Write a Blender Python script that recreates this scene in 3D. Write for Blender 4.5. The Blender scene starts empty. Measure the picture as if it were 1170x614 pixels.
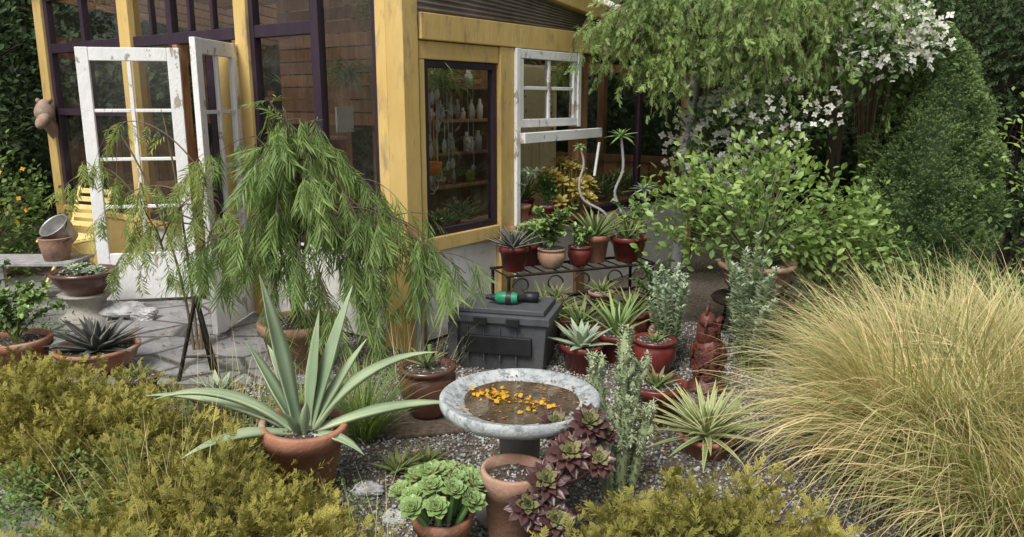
import bpy, math, random
import numpy as np
from mathutils import Vector, Matrix
rng=np.random.default_rng(11); random.seed(11)
R=math.radians
sc=bpy.context.scene

# ------------------------------------------------------------------ geometry helpers
def nrm(a):
    a=np.asarray(a,float); return a/np.maximum(np.linalg.norm(a,axis=-1,keepdims=True),1e-9)
class Geo:
    def __init__(s): s.V=[];s.F=[];s.C=[];s.M=[];s.n=0
    def add(s,V,F,c=(.5,0,0),mat=0):
        V=np.asarray(V,float).reshape(-1,3)
        if isinstance(F,np.ndarray): G=[F]
        else:
            d={}
            for f in F: d.setdefault(len(f),[]).append(f)
            G=[np.array(v) for v in d.values()]
        for f in G:
            s.F.append(f+s.n); s.M.append(np.full(len(f),mat))
        C=np.empty((len(V),3)); C[:]=c
        s.V.append(V); s.C.append(C); s.n+=len(V)
    def obj(s,name,mats,parent=None,smooth=False,loc=None,rot=None,bevel=0):
        V=np.concatenate(s.V); C=np.concatenate(s.C); M=np.concatenate(s.M)
        L=np.concatenate([f.ravel() for f in s.F]); T=np.concatenate([np.full(len(f),f.shape[1]) for f in s.F])
        me=bpy.data.meshes.new(name)
        me.vertices.add(len(V)); me.vertices.foreach_set("co",V.ravel().astype(np.float32))
        me.loops.add(len(L)); me.loops.foreach_set("vertex_index",L.astype(np.int32))
        me.polygons.add(len(T)); me.polygons.foreach_set("loop_start",(np.cumsum(T)-T).astype(np.int32))
        me.polygons.foreach_set("material_index",M.astype(np.int32))
        me.polygons.foreach_set("use_smooth",np.full(len(T),bool(smooth)))
        me.update(calc_edges=True); me.validate()
        at=me.attributes.new("col",'FLOAT_COLOR','POINT')
        c4=np.ones((len(V),4),np.float32); c4[:,:3]=C
        at.data.foreach_set("color",c4.ravel())
        if not isinstance(mats,(list,tuple)): mats=[mats]
        for m in mats: me.materials.append(m)
        ob=bpy.data.objects.new(name,me); sc.collection.objects.link(ob)
        if parent: ob.parent=parent
        if loc is not None: ob.location=loc
        if rot is not None: ob.rotation_euler=rot
        if bevel:
            b=ob.modifiers.new("b",'BEVEL'); b.width=bevel; b.segments=2; b.limit_method='ANGLE'; b.angle_limit=R(50)
        return ob
def empty(name,loc=(0,0,0),rot=(0,0,0)):
    e=bpy.data.objects.new(name,None); e.location=loc; e.rotation_euler=rot; e.empty_display_size=.1
    sc.collection.objects.link(e); return e
BF=np.array([[0,3,2,1],[4,5,6,7],[0,1,5,4],[1,2,6,5],[2,3,7,6],[3,0,4,7]])
def box(g,x0,x1,y0,y1,z0,z1,mat=0,M=None,r=None):
    V=np.array([[x0,y0,z0],[x1,y0,z0],[x1,y1,z0],[x0,y1,z0],[x0,y0,z1],[x1,y0,z1],[x1,y1,z1],[x0,y1,z1]],float)
    if M is not None:
        M=np.array(M); V=V@M[:3,:3].T+M[:3,3]
    g.add(V,BF,(random.random() if r is None else r,0,0),mat)
def lathe(g,prof,c=(0,0,0),seg=32,mat=0,wob=0,col=(.5,0,0)):
    p=np.array(prof,float); K=len(p); a=np.linspace(0,2*np.pi,seg,endpoint=False)
    w=1+wob*np.sin(3*a+1)
    V=np.stack([p[:,0][:,None]*np.cos(a)*w,p[:,0][:,None]*np.sin(a)*w,np.repeat(p[:,1][:,None],seg,1)],-1).reshape(-1,3)+np.array(c)
    F=[]
    for i in range(K-1):
        for j in range(seg):
            k=(j+1)%seg; F.append([i*seg+j,i*seg+k,(i+1)*seg+k,(i+1)*seg+j])
    g.add(V,np.array(F),col,mat)
def tube(g,P,rad,sides=6,mat=0,col=(.5,0,0)):
    P=np.array(P,float); n=len(P)
    rad=np.full(n,rad) if np.isscalar(rad) else np.array(rad,float)
    T=nrm(np.gradient(P,axis=0)); up=np.array([0.13,0.21,1.0])
    A=np.cross(T,up); bad=np.linalg.norm(A,axis=1)<.15; A[bad]=np.cross(T[bad],np.array([1,.2,0.]))
    A=nrm(A); B=np.cross(T,A)
    a=np.linspace(0,2*np.pi,sides,endpoint=False)
    V=P[:,None]+rad[:,None,None]*(A[:,None]*np.cos(a)[None,:,None]+B[:,None]*np.sin(a)[None,:,None])
    i=np.arange(n-1)[:,None]*sides; j=np.arange(sides)[None]; k=(j+1)%sides
    F=np.stack([i+j,i+k,i+sides+k,i+sides+j],-1).reshape(-1,4)
    g.add(V.reshape(-1,3),F,col,mat)
    g.add(V[[0,-1]].reshape(-1,3),[list(range(sides))[::-1],list(range(sides,2*sides))],col,mat)
def bez(a,b,c,n=10):
    t=np.linspace(0,1,n)[:,None]; a,b,c=map(lambda q:np.array(q,float),(a,b,c))
    return a*(1-t)**2+2*b*t*(1-t)+c*t*t
def blob(g,c,rad,rot=None,seg=16,rings=10,lump=0,mat=0,col=(.5,0,0),seed=0,rough=0):
    th=np.linspace(0,np.pi,rings+1); a=np.linspace(0,2*np.pi,seg,endpoint=False)
    D=np.stack([np.sin(th)[:,None]*np.cos(a),np.sin(th)[:,None]*np.sin(a),np.repeat(np.cos(th)[:,None],seg,1)],-1).reshape(-1,3)
    l=1+lump*(np.sin(5*D[:,0]+seed)+np.sin(6*D[:,1]+2*seed)+np.sin(4*D[:,2]+3*seed))/2+rough*np.sin(13*D[:,0]+5*D[:,1]+seed)*np.cos(11*D[:,2]+7*D[:,1])
    V=D*np.array(rad)*l[:,None]
    if rot is not None: V=V@np.array(Matrix.Rotation(rot[0],3,'X')@Matrix.Rotation(rot[1],3,'Y')@Matrix.Rotation(rot[2],3,'Z')).T
    V=V+np.array(c); F=[]
    for i in range(rings):
        for j in range(seg):
            k=(j+1)%seg; F.append([i*seg+j,(i+1)*seg+j,(i+1)*seg+k,i*seg+k])
    g.add(V,np.array(F),col,mat)
def scatter(g,tm,P,D,U,S,r=None,mat=0):
    TV,TF,TG=tm; P=np.asarray(P,float); N=len(P)
    if N==0: return
    D=nrm(D); U=np.broadcast_to(np.asarray(U,float),D.shape)
    X=np.cross(D,U); b=np.linalg.norm(X,axis=1)<.05; X[b]=np.cross(D[b],np.array([1,.3,.2])); X=nrm(X); Z=np.cross(X,D)
    S=np.asarray(S,float)
    S=np.broadcast_to(S.reshape(-1,1),(N,1)) if S.ndim<2 else S
    if S.shape[1]==1: S=np.repeat(S,3,1)
    V=P[:,None]+X[:,None]*(TV[None,:,0:1]*S[:,None,0:1])+D[:,None]*(TV[None,:,1:2]*S[:,None,1:2])+Z[:,None]*(TV[None,:,2:3]*S[:,None,2:3])
    r=rng.random(N) if r is None else r
    n=len(TV); C=np.zeros((N,n,3)); C[:,:,0]=r[:,None]; C[:,:,1]=TG[None]; C[:,:,2]=rng.random(N)[:,None]
    base=g.n; off=(np.arange(N)*n)[:,None,None]
    g.V.append(V.reshape(-1,3)); g.C.append(C.reshape(-1,3)); g.n+=N*n
    for F in TF:
        f=(F[None]+off).reshape(-1,F.shape[1])+base
        g.F.append(f); g.M.append(np.full(len(f),mat))
def ribbons(g,P,az,el,bend,L,W,K=6,power=1.3,r=None,mat=0,wp=None,zmin=None):
    P=np.asarray(P,float); N=len(P); o=np.ones(N); az,el,bend,L,W=[np.asarray(q)*o for q in (az,el,bend,L,W)]
    t=np.linspace(0,1,K+1); tm=(t[1:]+t[:-1])/2
    ang=el[:,None]-bend[:,None]*tm**power
    h=np.concatenate([np.zeros((N,1)),np.cumsum(np.cos(ang)*L[:,None]/K,1)],1)
    z=np.concatenate([np.zeros((N,1)),np.cumsum(np.sin(ang)*L[:,None]/K,1)],1)
    C=np.stack([P[:,0:1]+h*np.cos(az)[:,None],P[:,1:2]+h*np.sin(az)[:,None],P[:,2:3]+z],-1)
    if zmin is not None: C[...,2]=np.maximum(C[...,2],zmin+.01*rng.random((N,1)))
    w=(np.interp(t,[0,.3,.7,1],[.7,1,.7,.03]) if wp is None else wp(t))[None]*W[:,None]/2
    tw=rng.normal(0,.5,N)
    sd=np.stack([-np.sin(az)*np.cos(tw),np.cos(az)*np.cos(tw),np.sin(tw)],-1)[:,None]
    V=np.stack([C-sd*w[...,None],C+sd*w[...,None]],2)
    r=rng.random(N) if r is None else r
    Cc=np.zeros((N,K+1,2,3)); Cc[...,0]=r[:,None,None]; Cc[...,1]=t[None,:,None]; Cc[...,2]=rng.random(N)[:,None,None]
    base=g.n; n=(K+1)*2; i=np.arange(K)*2
    f=np.stack([i,i+1,i+3,i+2],-1)[None]+(np.arange(N)*n)[:,None,None]+base
    g.V.append(V.reshape(-1,3)); g.C.append(Cc.reshape(-1,3)); g.n+=N*n
    f=f.reshape(-1,4); g.F.append(f); g.M.append(np.full(len(f),mat))
PROF={'agave':([0,.15,.45,.75,.92,1],[.75,.62,1,.62,.22,.02]),'aloe':([0,.3,.7,1],[1,.85,.5,.03]),
 'ech':([0,.3,.65,.85,.95,1],[.45,.7,1,.85,.4,.05]),'dag':([0,.3,.6,.9,1],[.8,1,.85,.3,.02])}
def sleaf(g,P,az,el,bend,L,W,T,K=8,prof='agave',r=.5,power=1.2,mat=0,cup=.3,side=0.):
    t=np.linspace(0,1,K+1); tm=(t[1:]+t[:-1])/2; ang=el-bend*tm**power
    azs=az+side*t
    h=np.concatenate([[0],np.cumsum(np.cos(ang)*L/K)]); z=np.concatenate([[0],np.cumsum(np.sin(ang)*L/K)])
    C=np.stack([P[0]+h*np.cos(azs),P[1]+h*np.sin(azs),P[2]+z],-1)
    an=el-bend*t**power
    n=np.stack([-np.sin(an)*np.cos(az),-np.sin(an)*np.sin(az),np.cos(an)],-1)
    s=np.array([-math.sin(az),math.cos(az),0])
    w=np.interp(t,*PROF[prof])*W/2; th=T*np.interp(t,[0,.5,1],[1,.7,.15])
    cs=[(-1,cup,0,1),(-.5,.06,0,.1),(0,0,0,0),(.5,.06,0,.1),(1,cup,0,1),(.55,.0,-1,.2),(-.55,.0,-1,.2)]
    V=[];Cc=[]
    for i in range(K+1):
        for a,b,c,e in cs:
            V.append(C[i]+s*a*w[i]+n[i]*(b*w[i]+c*th[i])); Cc.append((r,t[i],e))
    m=len(cs);F=[]
    for i in range(K):
        for j in range(m):
            k=(j+1)%m; F.append([i*m+j,i*m+k,(i+1)*m+k,(i+1)*m+j])
    g.add(V,np.array(F),(0,0,0),mat); g.C[-1]=np.array(Cc)
def rosette(g,c,n,L,W,T,eli=80,elo=10,bend=.3,K=6,prof='ech',tilt=None,jit=.1,inner=.35,cup=.3,power=1.2,mat=0):
    t0=len(g.V); a0=random.random()*6
    for i in range(n):
        f=i/(n-1); s=inner+(1-inner)*min(1,f*1.5)
        s*=1+random.uniform(-jit,jit)
        sleaf(g,(0,0,0),a0+i*2.39996+random.uniform(-jit,jit),R(eli+(elo-eli)*f)+random.uniform(-jit,jit)*.5,bend*(.6+.6*random.random()),L*s,W*(.6+.4*s),T*s,K,prof,r=random.random()*.5+.5*f*.6,cup=cup,power=power,mat=mat)
    M=np.eye(3)
    if tilt is not None: M=np.array(Matrix.Rotation(tilt[0],3,'X')@Matrix.Rotation(tilt[1],3,'Y'))
    for i in range(t0,len(g.V)): g.V[i]=g.V[i]@M.T+np.array(c)
# templates (verts, faces, gradient)
def T_oval(w=.3,fold=.06,droop=.1):
    V=np.array([[0,0,0],[-w*.8,.3,fold],[0,.33,0],[w*.8,.3,fold],[-w*.85,.65,fold*.6-droop*.3],[0,.66,-droop*.3],[w*.85,.65,fold*.6-droop*.3],[0,1,-droop]])
    return V,[np.array([[0,2,1],[0,3,2],[4,5,7],[5,6,7]]),np.array([[1,2,5,4],[2,3,6,5]])],V[:,1]
def T_spray(n=9,spread=.5,w=.05,up=.15,seed=1,ln=.5):
    rs=np.random.default_rng(seed);V=[];Q=[];Gd=[]
    def leaf(p,d,l,wd):
        d=nrm(d);x=nrm(np.cross(d,[0.1,.05,1]));b=len(V);m=p+d*l*.5
        for q,gv in ((p,p[1]),(m-x*wd,.5*p[1]+.5),(p+d*l,1),(m+x*wd,.5*p[1]+.5)): V.append(q);Gd.append(gv)
        Q.append([b,b+1,b+2,b+3])
    leaf(np.zeros(3),np.array([0,1,0.]),1.,w)
    for i in range(n):
        y=.08+.8*i/n;s=1 if i%2 else -1
        leaf(np.array([0,y,0]),np.array([s*spread*2*(1-.4*y),1,rs.normal(0,up)*3]),ln*(1-.6*y)*rs.uniform(.7,1.2),w)
    return np.array(V),[np.array(Q)],np.array(Gd)
def T_pinnate(n=9,w=.022,seed=3,ll=.34,sp=.75):
    rs=np.random.default_rng(seed);V=[];Q=[];Gd=[]
    def zc(y): return -.25*y*y
    V+=[np.array([-.008,0,0]),np.array([.008,0,0]),np.array([.005,1,zc(1)]),np.array([-.005,1,zc(1)])];Gd+=[0,0,.5,.5];Q.append([0,1,2,3])
    for i in range(n):
        for s in (-1,1):
            y=.12+.85*i/n+.03*s;l=ll*math.sin(.5+2.2*y)*rs.uniform(.75,1.2)
            d=nrm(np.array([s*sp*rs.uniform(.7,1.2),.9,-.3+rs.normal(0,.18)]));x=nrm(np.cross(d,[0,.1,1]))*w
            p=np.array([0,y,zc(y)]);b=len(V);m=p+d*l*.45
            V+=[p,m-x,p+d*l+np.array([0,0,-.06]),m+x];Gd+=[.1,.5,1,.5];Q.append([b,b+1,b+2,b+3])
    return np.array(V),[np.array(Q)],np.array(Gd)
OV=T_oval();OVN=T_oval(.16,.03,.2);OVB=T_oval(.42,.08,.15)
SPR=T_spray(11);SPR2=T_spray(13,.4,.035,.3,5,.45);SPR3=T_spray(12,.42,.045,.5,9,.42);PIN=T_pinnate(5,.024,3,.58,.5);PIN2=T_pinnate(6,.03,9,.42)
OCT=(np.array([[1,0,0],[0,1,0],[-1,0,0],[0,-1,0],[0,0,.7],[0,0,-.7]],float),[np.array([[0,1,4],[1,2,4],[2,3,4],[3,0,4],[1,0,5],[2,1,5],[3,2,5],[0,3,5]])],np.zeros(6))
_f=[];_v=[]
for a in range(4):
    c,s=math.cos(a*math.pi/2),math.sin(a*math.pi/2); b=len(_v)
    for p in ((0,0,0),(.5,-.38,.1),(1,0,.02),(.5,.38,.1)): _v.append((p[0]*c-p[1]*s,p[0]*s+p[1]*c,p[2]))
    _f.append([b,b+1,b+2,b+3])
FLW=(np.array(_v,float),[np.array(_f)],np.zeros(16))

# ------------------------------------------------------------------ materials
def newmat(name):
    m=bpy.data.materials.new(name); m.use_nodes=True; nt=m.node_tree; nt.nodes.clear()
    o=nt.nodes.new('ShaderNodeOutputMaterial'); return m,nt,o
def N(nt,t,**k):
    n=nt.nodes.new(t)
    for a,b in k.items(): setattr(n,a,b)
    return n
def mixc(nt,f,a,b,bt='MIX'):
    n=nt.nodes.new('ShaderNodeMix'); n.data_type='RGBA'; n.blend_type=bt
    for s,v in ((0,f),(6,a),(7,b)):
        if hasattr(v,'links'): nt.links.new(v,n.inputs[s])
        elif s==0: n.inputs[0].default_value=v
        else: n.inputs[s].default_value=(*v,1)
    return n.outputs[2]
def ramp(nt,fac,lo,hi,a=(0,0,0),b=(1,1,1)):
    n=nt.nodes.new('ShaderNodeValToRGB'); n.color_ramp.elements[0].position=lo; n.color_ramp.elements[1].position=hi
    n.color_ramp.elements[0].color=(*a,1); n.color_ramp.elements[1].color=(*b,1); nt.links.new(fac,n.inputs[0]); return n.outputs[0]
def noise(nt,scale,detail=3,rough=.6,sc3=None,obj=True):
    tc=N(nt,'ShaderNodeTexCoord'); n=N(nt,'ShaderNodeTexNoise'); n.inputs['Scale'].default_value=scale; n.inputs['Detail'].default_value=min(detail,4); n.inputs['Roughness'].default_value=rough
    v=tc.outputs['Object']
    if sc3: mp=N(nt,'ShaderNodeMapping'); mp.inputs['Scale'].default_value=sc3; nt.links.new(v,mp.inputs[0]); v=mp.outputs[0]
    nt.links.new(v,n.inputs['Vector']); return n.outputs['Fac']
def math_(nt,op,a,b):
    n=N(nt,'ShaderNodeMath',operation=op)
    for i,v in enumerate((a,b)):
        if hasattr(v,'links'): nt.links.new(v,n.inputs[i])
        else: n.inputs[i].default_value=v
    return n.outputs[0]
def leafmat(name,dark,light,tip=None,tipf=.6,edge=None,transl=.25,rough=.5,spec=.3,nscale=3,k=1.25,el=(.55,.95)):
    m,nt,o=newmat(name); at=N(nt,'ShaderNodeAttribute',attribute_name='col'); sp=N(nt,'ShaderNodeSeparateColor'); nt.links.new(at.outputs['Color'],sp.inputs[0])
    c=mixc(nt,sp.outputs[0],dark,light)
    if tip: c=mixc(nt,math_(nt,'MULTIPLY',math_(nt,'POWER',sp.outputs[1],1.6),tipf),c,tip)
    if edge: c=mixc(nt,ramp(nt,sp.outputs[2],*el),c,edge)
    nz=ramp(nt,noise(nt,nscale,1),.3,.7,(.7*k,.74*k,.70*k),(1.2*k,1.15*k,1.12*k))
    c=mixc(nt,1.,c,nz,'MULTIPLY')
    p=N(nt,'ShaderNodeBsdfPrincipled'); nt.links.new(c,p.inputs['Base Color']); p.inputs['Roughness'].default_value=rough; p.inputs['Specular IOR Level'].default_value=spec
    if transl>0:
        tr=N(nt,'ShaderNodeBsdfTranslucent'); nt.links.new(mixc(nt,1.,c,(1.15,1.2,.75),'MULTIPLY'),tr.inputs[0])
        mx=N(nt,'ShaderNodeMixShader'); mx.inputs[0].default_value=transl; nt.links.new(p.outputs[0],mx.inputs[1]); nt.links.new(tr.outputs[0],mx.inputs[2]); nt.links.new(mx.outputs[0],o.inputs[0])
    else: nt.links.new(p.outputs[0],o.inputs[0])
    return m
def nmat(name,c1,c2,scale=8,rough=.7,bump=.2,c3=None,s3=20,lo3=.55,hi3=.65,metal=0,sc3=None,spec=.4,bscale=None,lo=.3,hi=.7,bd=.01,useattr=0):
    m,nt,o=newmat(name); f=noise(nt,scale,4,.65,sc3); c=ramp(nt,f,lo,hi,c1,c2)
    if c3: c=mixc(nt,ramp(nt,noise(nt,s3,4,.7,sc3),lo3,hi3),c,c3)
    if useattr:
        at=N(nt,'ShaderNodeAttribute',attribute_name='col'); sp=N(nt,'ShaderNodeSeparateColor'); nt.links.new(at.outputs['Color'],sp.inputs[0])
        c=mixc(nt,1.,c,ramp(nt,sp.outputs[0],0,1,(1-useattr,)*3,(1+useattr,)*3),'MULTIPLY')
    p=N(nt,'ShaderNodeBsdfPrincipled'); nt.links.new(c,p.inputs['Base Color']); p.inputs['Roughness'].default_value=rough; p.inputs['Metallic'].default_value=metal; p.inputs['Specular IOR Level'].default_value=spec
    if bump:
        b=N(nt,'ShaderNodeBump'); b.inputs['Strength'].default_value=bump; b.inputs['Distance'].default_value=bd
        nt.links.new(noise(nt,bscale or scale*4,3,.7,sc3),b.inputs['Height']); nt.links.new(b.outputs[0],p.inputs['Normal'])
    nt.links.new(p.outputs[0],o.inputs[0]); return m
m_yel=nmat('yellow_paint',(.50,.33,.10),(.63,.46,.18),3,.6,.5,c3=(.32,.22,.11),s3=9,lo3=.56,hi3=.72,sc3=(1,1,.3),useattr=.14)
m_pur=nmat('purple_paint',(.018,.009,.018),(.036,.019,.032),6,.45,.2,c3=(.10,.07,.06),s3=14,lo3=.64,hi3=.75,sc3=(1,1,.4))
m_wht=nmat('peeling_white_paint',(.66,.66,.64),(.8,.79,.77),4,.55,.5,c3=(.36,.32,.26),s3=11,lo3=.585,hi3=.62,sc3=(1,1,.5),bscale=30)
m_wall=nmat('white_wall_panel',(.60,.58,.52),(.8,.78,.73),2.5,.7,.3,c3=(.36,.34,.27),s3=5,lo3=.6,hi3=.75)
m_brw=nmat('brown_wood',(.20,.095,.045),(.40,.21,.10),5,.6,.4,sc3=(4,4,.5),useattr=.35)
m_cream=nmat('cream_paint',(.60,.53,.33),(.72,.65,.45),5,.6,.3,c3=(.2,.15,.08),s3=10,lo3=.62,hi3=.68)
m_dark=nmat('dark_iron',(.012,.011,.010),(.05,.035,.025),20,.55,.3,metal=.5)
m_terra=nmat('terracotta',(.27,.11,.065),(.40,.185,.115),7,.8,.35,c3=(.42,.34,.27),s3=5,lo3=.48,hi3=.74,bscale=60)
m_terra2=nmat('aged_terracotta',(.28,.14,.09),(.42,.27,.19),6,.8,.35,c3=(.15,.13,.08),s3=7,lo3=.48,hi3=.68,bscale=60)
m_glz=nmat('burgundy_glaze',(.10,.018,.016),(.19,.038,.03),6,.28,.15,c3=(.05,.014,.012),s3=9,lo3=.5,hi3=.7,spec=.5)
m_glz2=nmat('brown_glaze',(.06,.025,.02),(.14,.06,.04),6,.25,.1,spec=.6)
m_soil=nmat('potting_soil',(.02,.014,.01),(.10,.075,.05),45,.95,1.,c3=(.3,.28,.25),s3=70,lo3=.6,hi3=.66,bscale=60)
m_ground=nmat('soil_ground',(.045,.035,.022),(.13,.105,.075),3,.95,1.,c3=(.24,.22,.19),s3=45,lo3=.55,hi3=.62,bscale=50)
m_gravel=nmat('gravel',(.18,.175,.17),(.40,.39,.37),1.5,.85,0,useattr=.7)
m_stone=nmat('white_rock',(.26,.26,.26),(.52,.51,.49),9,.85,.8,c3=(.18,.17,.15),s3=14,lo3=.5,hi3=.7)
m_conc=nmat('concrete',(.27,.25,.21),(.42,.39,.34),4,.9,.5,c3=(.14,.13,.1),s3=40,lo3=.6,hi3=.7,bscale=90)
m_galv=nmat('galvanised_metal',(.22,.21,.20),(.45,.44,.42),9,.4,.1,metal=.7)
m_grey=nmat('grey_plastic',(.055,.057,.063),(.085,.088,.095),12,.5,.15,c3=(.12,.115,.10),s3=5,lo3=.55,hi3=.8,bscale=200)
m_greyd=nmat('dark_plastic',(.010,.011,.012),(.02,.02,.022),12,.5,.1)
m_green=nmat('green_plastic',(.01,.15,.08),(.03,.25,.13),12,.4,0)
m_bark=nmat('bark',(.05,.035,.024),(.16,.12,.085),12,.9,.8,sc3=(3,3,.6))
m_twig=nmat('twig_stem',(.10,.07,.04),(.20,.15,.09),12,.8,.2)
m_stemg=nmat('green_stem',(.10,.13,.05),(.2,.22,.1),12,.7,.2)
m_pole=nmat('weathered_pole',(.20,.19,.19),(.38,.37,.36),6,.6,.3,sc3=(3,3,.4))
m_statue=nmat('oxblood_glazed_clay',(.05,.014,.011),(.15,.045,.032),14,.45,.8,c3=(.03,.015,.012),s3=10,lo3=.5,hi3=.7,spec=.4,bscale=40)
m_yelch=nmat('pale_yellow_paint',(.62,.49,.16),(.75,.63,.28),6,.5,.3,c3=(.3,.2,.1),s3=16,lo3=.63,hi3=.7)
m_orange=nmat('orange_enamel',(.5,.13,.02),(.6,.2,.03),6,.4,0)
m_gourd=nmat('green_gourd',(.08,.16,.02),(.35,.36,.06),9,.4,.1)
def glassmat():
    m,nt,o=newmat('window_glass'); fr=N(nt,'ShaderNodeFresnel'); fr.inputs[0].default_value=1.5
    t=N(nt,'ShaderNodeBsdfTransparent'); t.inputs[0].default_value=(.88,.90,.88,1); g=N(nt,'ShaderNodeBsdfGlossy'); g.inputs['Roughness'].default_value=.02
    d=N(nt,'ShaderNodeBsdfDiffuse'); d.inputs[0].default_value=(.5,.48,.42,1)
    b=N(nt,'ShaderNodeBump'); b.inputs['Strength'].default_value=.2; b.inputs['Distance'].default_value=.03; nt.links.new(noise(nt,2.5,2),b.inputs['Height']); nt.links.new(b.outputs[0],g.inputs['Normal'])
    x=N(nt,'ShaderNodeMixShader'); nt.links.new(fr.outputs[0],x.inputs[0]); nt.links.new(t.outputs[0],x.inputs[1]); nt.links.new(g.outputs[0],x.inputs[2])
    y=N(nt,'ShaderNodeMixShader'); nt.links.new(ramp(nt,noise(nt,3,3,.7),.5,.85,(.01,)*3,(.08,)*3),y.inputs[0]); nt.links.new(x.outputs[0],y.inputs[1]); nt.links.new(d.outputs[0],y.inputs[2])
    nt.links.new(y.outputs[0],o.inputs[0]); return m
m_glass=glassmat()
def roofmat():
    m,nt,o=newmat('corrugated_sheet')
    d=N(nt,'ShaderNodeBsdfTranslucent'); d.inputs[0].default_value=(.9,.87,.78,1); p=N(nt,'ShaderNodeBsdfPrincipled'); p.inputs['Roughness'].default_value=.35
    nt.links.new(ramp(nt,noise(nt,3),.3,.7,(.16,.125,.10),(.34,.29,.24)),p.inputs['Base Color'])
    y=N(nt,'ShaderNodeMixShader'); y.inputs[0].default_value=.3; nt.links.new(d.outputs[0],y.inputs[1]); nt.links.new(p.outputs[0],y.inputs[2]); nt.links.new(y.outputs[0],o.inputs[0]); return m
m_corr=roofmat()
m_gab=nmat('brown_corrugated_panel',(.14,.11,.095),(.27,.23,.20),4,.45,.1)
def pavemat():
    m,nt,o=newmat('flagstone'); tc=N(nt,'ShaderNodeTexCoord'); v=N(nt,'ShaderNodeTexVoronoi',feature='DISTANCE_TO_EDGE'); v.inputs['Scale'].default_value=2.6; nt.links.new(tc.outputs['Object'],v.inputs['Vector'])
    j=ramp(nt,v.outputs['Distance'],.012,.05); c=mixc(nt,j,(.06,.055,.045),ramp(nt,noise(nt,5,4,.7),.3,.7,(.14,.14,.145),(.28,.27,.265)))
    p=N(nt,'ShaderNodeBsdfPrincipled'); p.inputs['Roughness'].default_value=.85; nt.links.new(c,p.inputs['Base Color'])
    b=N(nt,'ShaderNodeBump'); b.inputs['Distance'].default_value=.01; nt.links.new(j,b.inputs['Height']); nt.links.new(b.outputs[0],p.inputs['Normal']); nt.links.new(p.outputs[0],o.inputs[0]); return m
m_pave=pavemat()
l_agave=leafmat('agave_leaf',(.21,.29,.18),(.33,.41,.26),(.36,.43,.25),.3,(.42,.46,.28),.05,.45,.35,4,1.08)
l_dag=leafmat('dark_agave_leaf',(.035,.05,.045),(.07,.085,.08),(.16,.14,.13),.5,(.22,.20,.17),0,.45,.4)
l_aloe=leafmat('aloe_leaf',(.07,.13,.045),(.18,.25,.09),(.25,.15,.06),.5,None,.05,.5,.3)
l_strip=leafmat('striped_agave_leaf',(.14,.22,.08),(.22,.29,.10),(.5,.5,.2),.4,(.66,.64,.36),.1,.5,.3,3,1.1,(.15,.7))
l_ech=leafmat('echeveria_leaf',(.12,.27,.09),(.22,.38,.13),(.30,.40,.15),.3,(.45,.24,.12),.04,.4,.4,3,1.0,(.6,1.1))
l_aeo=leafmat('dark_aeonium_leaf',(.060,.030,.028),(.12,.056,.050),(.04,.016,.018),.6,None,.05,.35,.5)
l_aeog=leafmat('aeonium_heart_leaf',(.16,.22,.08),(.24,.29,.11),(.12,.06,.045),.9,None,.05,.3,.5)
l_yaeo=leafmat('yellow_succulent_leaf',(.22,.20,.04),(.38,.34,.09),(.36,.20,.05),.6,None,.1,.4,.4)
l_jun=leafmat('juniper_foliage',(.050,.060,.014),(.185,.178,.042),(.34,.29,.075),.7,None,.2,.7,.15,2.5)
l_wee=leafmat('pinnate_foliage',(.07,.135,.04),(.20,.28,.09),(.27,.34,.11),.5,None,.35,.5,.3)
l_wee2=leafmat('pale_wispy_foliage',(.15,.22,.065),(.30,.36,.12),(.33,.36,.13),.5,None,.35,.5,.25)
l_con=leafmat('weeping_conifer_foliage',(.10,.175,.055),(.25,.35,.115),(.34,.44,.16),.6,None,.3,.6,.2,2)
l_spr=leafmat('spruce_foliage',(.022,.05,.02),(.09,.15,.05),(.18,.25,.09),.75,None,.15,.6,.2,4)
l_dk=leafmat('dark_tree_foliage',(.012,.024,.012),(.05,.08,.032),(.07,.11,.04),.5,None,.2,.6,.2,.8)
l_dkc=leafmat('dark_conifer_foliage',(.012,.026,.012),(.04,.07,.027),(.08,.115,.045),.5,None,.1,.6,.2,1.5)
l_rose=leafmat('shrub_leaf',(.11,.20,.05),(.26,.36,.11),(.30,.38,.13),.4,None,.35,.4,.4)
l_dog=leafmat('dogwood_leaf',(.05,.10,.03),(.13,.21,.06),None,0,None,.3,.5,.3)
l_flw=leafmat('white_petal',(.68,.68,.62),(.78,.77,.72),None,0,None,.3,.6,.2,3,1.0)
l_yflw=leafmat('yellow_petal',(.7,.33,.03),(.8,.46,.05),None,0,None,.2,.6,.2,3,1.0)
l_gray=leafmat('silver_leaf',(.22,.29,.20),(.38,.44,.32),(.44,.49,.36),.5,None,.2,.6,.2)
l_cact=leafmat('cactus_skin',(.17,.22,.12),(.27,.31,.18),(.46,.44,.33),.6,None,.0,.6,.3)
l_grs=leafmat('golden_grass_blade',(.31,.26,.11),(.60,.50,.28),(.66,.53,.32),.7,None,.3,.5,.3,1.5)
l_grg=leafmat('green_grass_blade',(.14,.22,.06),(.33,.37,.13),(.46,.41,.2),.6,None,.3,.5,.3)
l_ggr=leafmat('fresh_grass_blade',(.08,.16,.04),(.2,.3,.08),(.33,.36,.13),.5,None,.3,.5,.3)
l_gc=leafmat('groundcover_leaf',(.05,.10,.025),(.14,.21,.06),(.19,.25,.08),.4,None,.25,.5,.3)
l_suc=leafmat('fresh_succulent_leaf',(.10,.18,.055),(.21,.30,.11),(.27,.31,.11),.4,None,.1,.4,.4)
l_dead=leafmat('dry_leaf',(.13,.07,.03),(.35,.2,.08),None,0,None,.1,.8,.1)

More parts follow.
